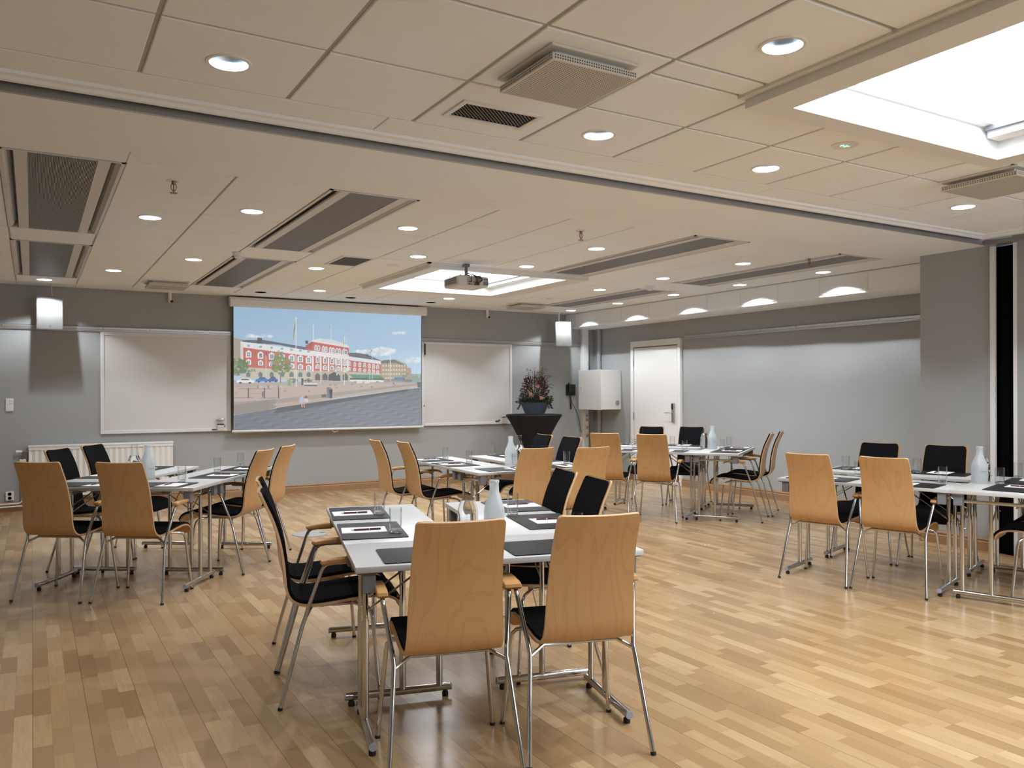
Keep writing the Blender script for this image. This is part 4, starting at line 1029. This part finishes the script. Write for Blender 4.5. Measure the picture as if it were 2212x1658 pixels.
# ------------------------------------------------------------------ projector
root = empty('projector', (3.80, 7.37, 2.455)); tag(root, 'white ceiling projector seen from behind, black cables on its back', 'projector')
MB().bbox(-.178, .178, -.165, .165, 0, .108, .028, 4).build('casing', M['pl'], root)
sl = MB()
for k in range(8): sl.box(-.180, -.176, -.13, .12, .028 + k * .008, .0325 + k * .008)
sl.build('side_vent', M['greyplastic'], root, smooth=False)
sl = MB()
for i_ in range(7):
    sl.box(.108 + i_ * .008, .1125 + i_ * .008, -.168, -.164, .020, .058); sl.box(.108 + i_ * .008, .1125 + i_ * .008, -.168, -.164, .066, .086)
sl.build('rear_vent', M['greyplastic'], root, smooth=False)
MB().bbox(-.075, .070, -.168, -.163, .012, .090, .004, 1).build('connector_panel', pm('connector_panel_grey', (.42, .41, .39), .5), root, smooth=False)
pt = MB()
for x, z, w, hh in ((-.05, .022, .012, .010), (-.03, .022, .010, .007), (.015, .020, .022, .010), (.045, .03, .024, .026), (-.045, .045, .03, .009), (0, .045, .02, .006), (.03, .045, .018, .008)): pt.box(x - w / 2, x + w / 2, -.171, -.167, z - hh / 2, z + hh / 2)
pt.build('ports', M['black'], root, smooth=False)
MB().lathe([(.014, 0), (.014, .002)], n=18).xf(Matrix.Translation((.088, -.166, .066)) @ Matrix.Rotation(R(90), 4, 'X')).lathe([(0, 0), (.0, 0)], n=3).build('round_sticker', M['alupaint'], root)
c = MB()
for x, z, sx in ((-.03, .045, -.03), (.02, .03, .03), (.04, .03, .055), (.05, .04, .065), (.015, .022, .012)):
    c.tube([(x, -.172, z), (x + sx * .4, -.20, z + .02), (x * .4 + sx, -.19, .085), (.012, -.12, .125), (.0, -.02, .15)], .0042, 8, smooth=2)
c.build('cables', M['black'], root)
mt = MB().tube([(0, 0, .115), (0, 0, .245)], .016, 14).bbox(-.03, .03, -.03, .03, .215, .245, .004, 1).bbox(-.035, .035, -.035, .035, .108, .135, .01, 2)
for a, b_ in ((-.14, .1), (.13, .1), (-.12, -.1), (.1, -.12)): mt.tube([(0, 0, .116), (a, b_, .116)], .006, 8).tube([(a, b_, .10), (a, b_, .145)], .0035, 8)
mt.build('ceiling_mount', M['greyplastic'], root)
# floor socket lid
root = empty('floor_box', (2.375, 8.0, 0)); tag(root, 'round grey floor socket lid in the parquet behind the front left chairs', 'floor socket')
MB().lathe([(.168, 0), (.166, .005), (.150, .006), (.0, .006)], n=44, caps=False).build('lid', M['alupaint'], root)
MB().lathe([(.175, 0), (.173, .003), (.166, .003)], n=44, caps=False).build('rim', M['greyplastic'], root)
MB().bbox(.10, .155, -.03, .03, .006, .010, .003, 1).build('cable_flap', M['greyplastic'], root)
# ------------------------------------------------------------------ chairs
PROF = [(-.318, .950), (-.293, .893), (-.265, .83), (-.242, .76), (-.226, .69), (-.216, .62), (-.211, .56), (-.205, .51), (-.188, .470), (-.155, .445), (-.11, .436),
        (-.04, .438), (.04, .446), (.12, .455), (.19, .459), (.245, .453), (.285, .436), (.308, .410), (.318, .382)]
def cr(P, n):
    P = [Vector(p) for p in P]; out = []
    for i in range(len(P) - 1):
        a = P[max(i - 1, 0)]; b = P[i]; c = P[i + 1]; d = P[min(i + 2, len(P) - 1)]
        for k in range(n):
            t = k / n
            out.append(.5 * ((2 * b) + (c - a) * t + (2 * a - 5 * b + 4 * c - d) * t * t + (3 * b - a - 3 * c + d) * t ** 3))
    out.append(P[-1]); return out
PP = cr(PROF, 3)
for q_ in (.03, .1, .25, .55):      # denser rows where the corners are rounded
    PP.insert(1 + (.03, .1, .25, .55).index(q_), PP[0].lerp(cr(PROF, 3)[1], q_))
e_ = len(PP)
for q_ in (.45, .75, .9, .97):
    PP.insert(len(PP) - 1, cr(PROF, 3)[-2].lerp(PP[-1], q_))
AL = [0]
for a, b in zip(PP[:-1], PP[1:]): AL.append(AL[-1] + (b - a).length)
ST = AL[-1]; iB = 9 * 3 + 5
def halfw(s):
    t = s / ST
    pts = [(0, .162), (.25, .171), (.45, .181), (.62, .187), (.85, .188), (1, .184)]
    for (a, wa), (b, wb) in zip(pts[:-1], pts[1:]):
        if t <= b: return wa + (wb - wa) * (t - a) / (b - a)
    return .184
def nrm(i):
    a = PP[max(i - 1, 0)]; b = PP[min(i + 1, len(PP) - 1)]; t = (b - a).normalized(); return Vector((-t.y, t.x))
def sheet(mb, i0, i1, o0, o1, inset, rc, end0, end1, mi, me_):
    NX = 8; rows = []
    for i in range(i0, i1 + 1):
        s = AL[i]; w = halfw(s) - inset
        for e, se in ((end0, AL[i0]), (end1, AL[i1])):
            if e:
                dd = abs(s - se)
                if dd < rc: w -= rc - math.sqrt(max(rc * rc - (rc - dd) ** 2, 0))
        n = nrm(i); rows.append((i, w, n))
    fr, bk = [], []
    for i, w, n in rows:
        for k in range(NX + 1):
            u = -1 + 2 * k / NX; cv = .010 * (1 - AL[i] / ST * 1.6) * (1 - u * u) if AL[i] < ST * .6 else 0
            cv = max(cv, 0)
            q = PP[i] + n * (o1 - cv); p = PP[i] + n * (o0 - cv)
            fr.append((u * w, q.x, q.y)); bk.append((u * w, p.x, p.y))
    m = NX + 1; nr = len(rows); N = len(fr); f1, f2, f3 = [], [], []
    for r in range(nr - 1):
        for k in range(NX):
            f1.append((r * m + k, r * m + k + 1, (r + 1) * m + k + 1, (r + 1) * m + k)); f2.append((N + r * m + k, N + (r + 1) * m + k, N + (r + 1) * m + k + 1, N + r * m + k + 1))
        f3.append((r * m, (r + 1) * m, N + (r + 1) * m, N + r * m)); f3.append((r * m + NX, N + r * m + NX, N + (r + 1) * m + NX, (r + 1) * m + NX))
    for k in range(NX):
        f3.append((k, N + k, N + k + 1, k + 1)); b = (nr - 1) * m; f3.append((b + k, b + k + 1, N + b + k + 1, N + b + k))
    base = len(mb.v); mb.v += fr + bk
    for fs, k in ((f1, mi), (f2, mi), (f3, me_)):
        for f in fs: mb.f.append(tuple(base + i for i in f)); mb.m.append(k)
# densify profile ends for the rounded corners
def make_chair():
    root = empty('conference_chair')
    b = MB(); sheet(b, 0, iB, -.0055, .0055, 0, .016, True, False, 0, 1); back = b.build('backrest', [M['veneer'], M['ply']], root, ang=50)
    b = MB(); sheet(b, iB, len(PP) - 1, -.0055, .0055, 0, .03, False, True, 0, 1); seat = b.build('seat', [M['veneer'], M['ply']], root, ang=50)
    b = MB(); sheet(b, 4, iB, .0058, .019, .010, .022, True, False, 0, 0); b.build('back_pad', M['felt'], back, ang=50)
    b = MB(); sheet(b, iB, len(PP) - 3, .0058, .021, .010, .04, False, True, 0, 0); b.build('seat_pad', M['felt'], seat, ang=50)
    r = .0092
    for s in (-1, 1):
        l = MB().tube([(s * .249, -.236, .006), (s * .214, -.128, .395), (s * .224, -.10, .46), (s * .247, -.052, .606), (s * .247, -.036, .626), (s * .247, .0, .634), (s * .247, .05, .634)], r, 12)
        # keep the splay straight: rebuild with softened bends
        l = MB().tube([(s * .249, -.236, .006), (s * .2175, -.138, .36), (s * .214, -.124, .395), (s * .2175, -.115, .43), (s * .243, -.058, .595), (s * .2465, -.048, .618), (s * .247, -.03, .631), (s * .247, .0, .635), (s * .247, .08, .635)], r, 12)
        leg = l.build('leg', M['chrome'], root)
        MB().tube([(s * .2495, -.2375, 0), (s * .2485, -.234, .012)], .0108, 12).build('foot', M['rubber'], leg)
        l = MB().tube([(s * .240, .205, .006), (s * .208, .176, .360), (s * .204, .170, .390), (s * .190, .155, .410), (s * .165, .130, .418), (s * .120, .095, .420), (s * .118, .0, .419)], r, 12)
        leg = l.build('leg', M['chrome'], root)
        MB().tube([(s * .2405, .2055, 0), (s * .2395, .2045, .012)], .0108, 12).build('foot', M['rubber'], leg)
        a = MB(); pts = [(-.062, .638), (-.058, .650), (-.03, .656), (.06, .660), (.12, .657), (.155, .645), (.178, .622), (.170, .617), (.148, .630), (.115, .637), (.05, .636), (-.03, .632), (-.055, .630)]
        w = .021
        bm = bmesh.new(); v0 = [bm.verts.new((s * .247 - w, y, z)) for y, z in pts]; v1 = [bm.verts.new((s * .247 + w, y, z)) for y, z in pts]
        n = len(pts); bm.faces.new(v0); bm.faces.new(v1[::-1])
        for k in range(n): bm.faces.new((v0[k], v1[k], v1[(k + 1) % n], v0[(k + 1) % n]))
        bmesh.ops.recalc_face_normals(bm, faces=bm.faces)
        es = [e for e in bm.edges if (e.verts[0].co.x - e.verts[1].co.x) == 0]
        bmesh.ops.bevel(bm, geom=es, offset=.006, segments=3, affect='EDGES', profile=.5)
        a.bm(bm); a.build('armrest', M['arm'], root, ang=40)
    f = MB().tube([(-.213, -.126, .385), (-.150, -.098, .418), (.150, -.098, .418), (.213, -.126, .385)], .008, 10)
    for s in (-1, 1): f.tube([(s * .118, -.098, .418), (s * .118, .02, .419)], .0075, 8)
    f.tube([(-.118, .085, .419), (.118, .085, .419)], .007, 8)
    f.build('cross_frame', M['chrome'], root)
    g = MB()
    for s in (-1, 1):
        g.bbox(s * .118 - .012, s * .118 + .012, -.06, -.035, .412, .436, .003, 1); g.bbox(s * .118 - .012, s * .118 + .012, .09, .115, .412, .452, .003, 1)
    g.build('seat_mounts', M['panel'], root, smooth=False)
    return root
CH = {  # group: (x, y, facing, label)
 1: [(1.384, 2.872, 75, 'foreground beech chair with its back to the camera, left one of the pair'),
     (1.888, 2.735, 74.5, 'foreground beech chair with bold grain on its back, right one of the pair'),
     (1.228, 3.81, -13.5, 'side-on chair left of the nearest table group, the closer one'),
     (1.335, 4.305, -13, 'side-on chair left of the nearest table group, the farther one'),
     (2.375, 4.005, 166, 'black padded chair across the nearest table group, left of the two facing left'),
     (2.266, 3.545, 166, 'black padded chair across the nearest table group, right of the two facing left')],
 2: [(.217, 6.488, 53, 'brown-backed chair at the far left edge, leftmost wooden back of the left table group'),
     (.67, 6.165, 55, 'brown-backed chair right of the leftmost one at the front of the left table group'),
     (1.359, 6.80, 143, 'side-on chair at the right of the left table group, closer one'),
     (1.647, 7.205, 145, 'side-on chair at the right of the left table group, farther one'),
     (.433, 7.445, -33, 'black padded chair in front of the left end of the radiator'),
     (.712, 7.879, -33, 'black padded chair in front of the middle of the radiator')],
 3: [(3.245, 6.95, -3, 'curved wooden-backed chair below the screen, right of the pair facing right'),
     (3.135, 7.37, -3, 'curved wooden-backed chair below the screen, left of the pair facing right'),
     (3.53, 5.90, 90, 'brown wooden chair back in the middle of the picture behind the frosted carafe'),
     (3.98, 5.74, 88, 'brown wooden chair back in the middle of the picture, partly hidden by black chairs'),
     (4.385, 6.79, 179, 'blue-black padded chair right of the one by the standing table'),
     (4.405, 7.34, 179, 'blue-black padded chair directly in front of the black standing table')],
 4: [(6.765, 6.475, 125, 'side-on chair near the right wall at the table group by the door, closer one'),
     (7.225, 6.743, 125, 'side-on chair near the right wall at the table group by the door, farther one'),
     (5.94, 6.94, 38, 'light beech chair back before the white door table group, right one'),
     (5.658, 7.395, 38, 'light beech chair back before the white door table group, left one'),
     (7.10, 7.71, 218, 'black padded chair in front of the door lock, facing the camera'),
     (6.72, 8.055, 218, 'black padded chair in front of the hinge side of the white door')],
 5: [(5.138, 4.099, 16, 'brown wooden chair back at the right table group, left one of the pair'),
     (5.312, 3.615, 17.4, 'brown wooden chair back at the right table group, right one with a jagged grain pattern'),
     (6.087, 4.415, 198, 'black padded chair against the right wall at the right table group'),
     (6.248, 3.917, 198, 'black padded chair in front of the grey pier at the right table group'),
     (5.92, 2.883, 108, 'chair cut by the right picture edge, only its seat front and legs visible'),
     (6.394, 3.038, 108, 'chair mostly outside the right picture edge behind the cut one')]}
GN = {1: 'nearest table group', 2: 'left table group before the radiator', 3: 'middle table group below the screen', 4: 'table group by the white door', 5: 'right table group beside the grey pier'}
def tree_of():
    t = {}
    for c in bpy.data.objects:
        if c.parent: t.setdefault(c.parent.name, []).append(c)
    return t
chair = make_chair(); TR = tree_of(); first = True
for g, lst in CH.items():
    for x, y, a, l in lst:
        o = chair if first else copy_tree(chair, tree=TR)
        first = False; o.location = (x, y, 0); o.rotation_euler = (0, 0, R(a - 90))
        tag(o, l, 'chair', 'chairs of the ' + GN[g])

# ------------------------------------------------------------------ tables
TZ = .735
def make_table(L=1.2, W=.5):
    root = empty('folding_table'); hx, hy = L / 2, W / 2
    t = MB().bbox(-hx, hx, -hy, hy, TZ - .024, TZ, .0025, 2); t.build('tabletop', M['laminate'], root)
    for s in (-1, 1):
        x = s * (hx - .065)
        fr = MB().tube([(x, -hy + .02, .658), (x, hy - .055, .658)], .0115, 12); leg = fr.build('leg_frame', M['chrome'], root)
        for y in (.015, hy - .065):
            MB().tube([(x, y, .05), (x, y, .46)], .0148, 14).tube([(x, y, .46), (x, y, .655)], .0125, 14).build('post', M['chrome'], leg)
            MB().tube([(x, y, .655), (x, y, TZ - .024)], .010, 10).tube([(x, y - .012, .475), (x, y - .024, .475)], .005, 8).build('post_head', M['chrome'], leg)
        MB().tube([(x, -hy + .012, .042), (x, hy - .015, .042)], .0172, 16).build('foot_bar', M['chrome'], leg)
        for y in (-hy + .0085, hy - .0115): MB().tube([(x, y - .003, .042), (x, y + .003, .042)], .0165, 16).build('end_cap', M['cap'], leg)
        for y in (-hy + .035, hy - .038): MB().lathe([(.013, 0), (.0145, .003), (.0145, .018), (.008, .024)], (x, y, 0), 16).build('glide', M['rubber'], leg)
        for y in (-hy + .045, hy - .045):
            c = MB().bbox(x - .026 + s * .012, x + .026 + s * .012, y - .028, y + .028, TZ - .106, TZ - .024, .003, 1).box(x - .05 + s * .01, x + .045 + s * .01, y - .033, y + .033, TZ - .030, TZ - .024)
            c.build('corner_block', M['greyplastic'], root, smooth=False)
        for y in (.015, hy - .065):
            MB().tube([(x - s * .008, y, .50), (x - s * .30, y, TZ - .032)], .0045, 8).build('brace', M['chrome'], root)
        MB().box(x - s * .30 - .02, x - s * .30 + .02, -.02, hy - .045, TZ - .034, TZ - .024).build('brace_plate', M['alupaint'], root, smooth=False)
    return root
FR = {1: ((1.059, 2.976), 76), 2: ((-.033, 6.719), 57), 3: ((3.176, 5.947), 87.5), 4: ((6.48, 6.262), 125), 5: ((5.4815, 2.773), 108)}
SH_ = {1: 0, 2: 0, 3: 0, 4: .10, 5: .10}
def W(g, u, v):
    (x, y), a = FR[g]; a = R(a); V = (math.cos(a), math.sin(a)); U = (V[1], -V[0])
    return (x + u * U[0] + v * V[0], y + u * U[1] + v * V[1])
table = make_table(); TR = tree_of(); first = True
TL = {(1, 0): 'white folding table nearest the camera, in front of the two wooden chair backs', (1, 1): 'white folding table at the left of the nearest group with two desk mats side on', (1, 2): 'white folding table at the right of the nearest group, behind the carafes',
      (2, 0): 'white folding table at the front of the left group, behind the brown chair backs', (2, 1): 'white folding table of the left group nearest the radiator', (2, 2): 'white folding table of the left group on its right side with two glasses',
      (3, 0): 'white folding table at the front of the middle group holding two carafes', (3, 1): 'white folding table of the middle group on its left side below the screen', (3, 2): 'white folding table of the middle group on its right side before the standing table',
      (4, 0): 'white folding table at the right end of the door group holding two carafes', (4, 1): 'white folding table of the door group on the near side behind the light chair backs', (4, 2): 'white folding table of the door group on the far side toward the door',
      (5, 0): 'white folding table cut by the right edge, holding two carafes', (5, 1): 'white folding table of the right group on the near side behind the wooden chair backs', (5, 2): 'white folding table of the right group on the far side toward the wall'}
for g in FR:
    A = FR[g][1]
    for k, (u, v, rz) in enumerate(((.6, .25, A - 90), (.25, 1.1, A - 180), (.95 + SH_[g], 1.1, A))):
        # table local -y is the sitters' side
        o = table if first else copy_tree(table, tree=TR)
        first = False; x, y = W(g, u, v); o.location = (x, y, 0); o.rotation_euler = (0, 0, R(rz))
        tag(o, TL[(g, k)], 'table', 'tables of the ' + GN[g])

# ------------------------------------------------------------------ things on the tables
def rrect(w, h, r, n=5):
    P = []
    for sx, sy, a0 in ((1, 1, 0), (-1, 1, 90), (-1, -1, 180), (1, -1, 270)):
        for k in range(n + 1):
            a = R(a0 + 90 * k / n); P.append((sx * (w / 2 - r) + r * math.cos(a), sy * (h / 2 - r) + r * math.sin(a)))
    return P
mat0 = MB().prism(rrect(.46, .30, .012), 0, .0045, lambda p, t: (p[0], p[1], t)).build('desk_mat', M['mat'], smooth=False)
pad0 = MB().prism([(-.0775, -.105), (.0775, -.105), (.0775, .105), (-.0775, .105)], 0, .0025, lambda p, t: (p[0], p[1], t)).build('note_sheet', M['paper'], smooth=False)
pen0 = empty('ballpoint_pen')
MB().tube([(0, -.058, 0), (0, .012, 0)], .0046, 12).build('barrel', M['pen'], pen0)
MB().tube([(0, .0155, 0), (0, .068, 0)], .0048, 12).build('cap', M['pen'], pen0)
MB().tube([(0, .012, 0), (0, .0155, 0)], .0050, 12).build('ring', M['alu'], pen0)
MB().tube([(0, -.058, 0), (0, -.072, 0)], [.0042, .0010], 12).build('tip', M['gold'], pen0)
gl0 = empty('drinking_glass')
MB().lathe([(.0, .016), (.0265, .016), (.0275, .020), (.0295, .115), (.0312, .115), (.0300, .020), (.0300, .0)], n=36, caps=False).build('tumbler_wall', M['glass'], gl0, fix=False)
MB().lathe([(.0, .0004), (.027, .0004), (.0292, .003), (.0292, .012), (.0265, .0155), (.0, .0155)], n=36, caps=False).build('thick_base', M['solidglass'], gl0)
BP = [(.0, 0), (.044, 0), (.0462, .004), (.0462, .118), (.0450, .133), (.0395, .155), (.0325, .178), (.0262, .198), (.0222, .212), (.0208, .248), (.0225, .252), (.0225, .262), (.0196, .264)]
BE = [4, 4, 4, 4, 3.6, 3, 2.4, 2, 2, 2, 2, 2, 2]
def text_mesh(s, size, rad, z, mat, parent, name):
    cu = bpy.data.curves.new('t', 'FONT'); cu.body = s; cu.size = size; cu.align_x = 'CENTER'; cu.space_character = 1.15; cu.extrude = 0
    ob = bpy.data.objects.new('t', cu); COL.objects.link(ob); bpy.context.view_layer.update()
    me = bpy.data.meshes.new_from_object(ob.evaluated_get(bpy.context.evaluated_depsgraph_get())); bpy.data.objects.remove(ob); bpy.data.curves.remove(cu)
    bm = bmesh.new(); bm.from_mesh(me); bmesh.ops.triangulate(bm, faces=bm.faces)
    for v in bm.verts:
        x = v.co.x; v.co = (x, -rad - .0006, z + v.co.y)
    bm.to_mesh(me); bm.free(); me.name = name; me.materials.append(mat)
    o = bpy.data.objects.new(name, me); COL.objects.link(o); o.parent = parent; return o
def carafe(frosted):
    root = empty('water_carafe')
    m = M['frost'] if frosted else M['glass']
    b = MB().lathe(BP, n=48, ex=BE, caps=False); b.build('bottle', m, root, fix=False)
    lip = MB().lathe([(.0226, .252), (.0236, .255), (.0236, .260), (.0205, .2645), (.0196, .262)], n=32, caps=False); lip.build('rim', m, root, fix=False)
    P = [(r - .0035 if r > .004 else r, z + (.006 if i < 2 else 0)) for i, (r, z) in enumerate(BP) if z < .195]
    P = [(.0, .006), (.041, .006), (.0432, .010), (.0432, .118), (.042, .133), (.0365, .155), (.0295, .178), (.0, .178)]
    if not frosted: MB().lathe(P, n=48, ex=[4, 4, 4, 4, 3.6, 3, 2.4, 2.4], caps=False).build('water', M['water'], root)
    text_mesh('THOREAU', .0105, .0470, .083, M['print'], root, 'bottle_lettering')
    text_mesh('FILTERED WATER', .0035, .0470, .0765, M['print'], root, 'small_lettering')
    return root
cl0 = carafe(False); fr0 = carafe(True)
SEATN = {1: ['left front seat', 'right front seat', 'near left-side seat', 'far left-side seat', 'near right-side seat', 'far right-side seat'],
         2: ['leftmost front seat', 'second front seat', 'near radiator-side seat', 'far radiator-side seat', 'near right-side seat', 'far right-side seat'],
         3: ['left front seat', 'right front seat', 'near left-side seat', 'far left-side seat', 'near right-side seat', 'far right-side seat'],
         4: ['near right-end seat', 'far right-end seat', 'right beech-back seat', 'left beech-back seat', 'right door-side seat', 'left door-side seat'],
         5: ['right-edge seat', 'outermost right-edge seat', 'right wooden-back seat', 'left wooden-back seat', 'pier-side seat', 'wall-side seat']}
GS = {1: 'the nearest table group', 2: 'the left table group', 3: 'the middle table group', 4: 'the door table group', 5: 'the right table group'}
GLS = {1: {0: (.50, .31), 1: (1.01, .30), 2: (.257, .718), 3: (.259, 1.328), 4: (.942, 1.077), 5: None},
       2: {0: (.43, .36), 1: (.951, .367), 2: None, 3: None, 4: (.894, 1.16), 5: (.891, 1.687)},
       3: {0: (.516, .326), 1: (1.082, .369), 2: (.317, .865), 3: (.317, 1.424), 4: None, 5: (.956, 1.64)},
       4: {0: (.595, .279), 1: (1.20, .304), 2: (.274, .639), 3: (.324, 1.232), 4: (1.10, .973), 5: (1.12, 1.557)},
       5: {0: (.582, .311), 1: (1.145, .296), 2: (.415, .641), 3: (.496, 1.259), 4: (1.058, .986), 5: (.993, 1.53)}}
TRg = tree_of(); F = dict(m=True, p=True, n=True, g=True)
def place(proto, key, loc, rz, label, cat, group):
    if F[key]: o = proto; F[key] = False
    else: o = copy_tree(proto, tree=TRg)
    o.location = loc; o.rotation_euler = (0, 0, R(rz)); tag(o, label, cat, group); return o
rj = random.Random(11)
for g in FR:
    A = FR[g][1]; s = SH_[g]
    seats = [(.345, .175, A - 90), (.87, .175, A - 90), (.155, .82, A - 180), (.155, 1.41, A - 180), (1.035 + s, .85, A), (1.035 + s, 1.425, A)]
    if g == 1: seats[4] = (1.045, .835, A); seats[5] = (1.055, 1.42, A)
    for k, (u, v, rz) in enumerate(seats):
        x, y = W(g, u, v); jr = rj.uniform(-1.5, 1.5); nm = SEATN[g][k] + ' of ' + GS[g]
        place(mat0, 'm', (x, y, TZ), rz + jr, 'black leather desk mat at the ' + nm, 'desk mat', 'desk mats of ' + GS[g])
        # sheet toward the sitter: local -y is the sitter
        a = R(rz + jr); dx, dy = rj.uniform(-.01, .02), -.035
        if k < 2: dx += .09
        px, py = x + dx * math.cos(a) - dy * math.sin(a), y + dx * math.sin(a) + dy * math.cos(a)
        place(pad0, 'p', (px, py, TZ + .0045), rz + jr + rj.uniform(-2, 2), 'white note sheet at the ' + nm, 'note sheet', 'note sheets of ' + GS[g])
        ex, ey = dx - .03 if k < 2 else dx + .022, dy + .01
        qx, qy = x + ex * math.cos(a) - ey * math.sin(a), y + ex * math.sin(a) + ey * math.cos(a)
        pr_ = rz + jr + (180 if k >= 2 else 180) + rj.uniform(-4, 4)
        place(pen0, 'n', (qx, qy, TZ + .007 + .0048), rz + jr + rj.uniform(-5, 5), 'burgundy pen at the ' + nm, 'pen', 'pens of ' + GS[g])
        q = GLS[g][k]
        if q:
            x, y = W(g, *q)
            zz_ = TZ + .0048
            place(gl0, 'g', (x, y, zz_), 0, 'empty drinking glass at the ' + nm, 'drinking glass', 'drinking glasses of ' + GS[g])
CAR = {1: ((.545, .455), (.672, .462)), 2: ((.455, .626), (.60, .545)), 3: ((.70, .587), (.565, .500)), 4: ((.76, .51), (.723, .415)), 5: ((.719, .45), (.575, .437))}
LCc = {1: 'the two foreground wooden chair backs', 2: 'the second brown chair back of the left table group', 3: 'the middle wooden chair backs', 4: 'the glasses of the door table group', 5: 'the right edge near the grey pier'}
TRg = tree_of()
for i_, g in enumerate(FR):
    for proto, (u, v), l in ((cl0, CAR[g][0], 'clear water carafe'), (fr0, CAR[g][1], 'frosted white carafe')):
        o = proto if i_ == 0 else copy_tree(proto, tree=TRg)
        x, y = W(g, u, v); o.location = (x, y, TZ + .0005)
        o.rotation_euler = (0, 0, math.atan2(-x, y) + (R(6) if g == 1 else R(30))); tag(o, l + ' beside ' + LCc[g], 'carafe', 'water carafes')

# ------------------------------------------------------------------ camera, world, view
for ob in bpy.data.objects:
    if ob.type == 'LIGHT': pass
cam = bpy.data.cameras.new('camera'); co = bpy.data.objects.new('camera', cam); COL.objects.link(co); SC.camera = co
f_, yaw, roll, yh = 1763.0, .53175, -.0028, 846.85
cam.sensor_fit = 'HORIZONTAL'; cam.sensor_width = 36; cam.lens = f_ / 2212 * 36; cam.shift_y = (yh - 829) / 2212; cam.clip_start = .05; cam.clip_end = 60
Fw = Vector((math.sin(yaw), math.cos(yaw), 0)); Rt = Vector((math.cos(yaw), -math.sin(yaw), 0)); Up = Vector((0, 0, 1))
c_, s_ = math.cos(roll), math.sin(roll); r2 = Rt * c_ + Up * s_; u2 = Up * c_ - Rt * s_
mt_ = Matrix((r2, u2, -Fw)).transposed().to_4x4(); mt_.translation = Vector((0, 0, 1.40)); co.matrix_world = mt_
w = bpy.data.worlds.new('World'); SC.world = w; w.use_nodes = True
bg = w.node_tree.nodes['Background']; bg.inputs[0].default_value = (.55, .65, .8, 1); bg.inputs[1].default_value = .6
SC.view_settings.view_transform = 'Standard'; SC.view_settings.look = 'None'; SC.view_settings.gamma = 1.0; SC.view_settings.use_curve_mapping = False
SC.view_settings.exposure = EXPO
cy = SC.cycles
cy.max_bounces = 10; cy.diffuse_bounces = 5; cy.glossy_bounces = 4; cy.transmission_bounces = 8; cy.transparent_max_bounces = 16
cy.use_light_tree = True; cy.caustics_reflective = False; cy.caustics_refractive = False; cy.sample_clamp_indirect = 6; cy.use_denoising = True
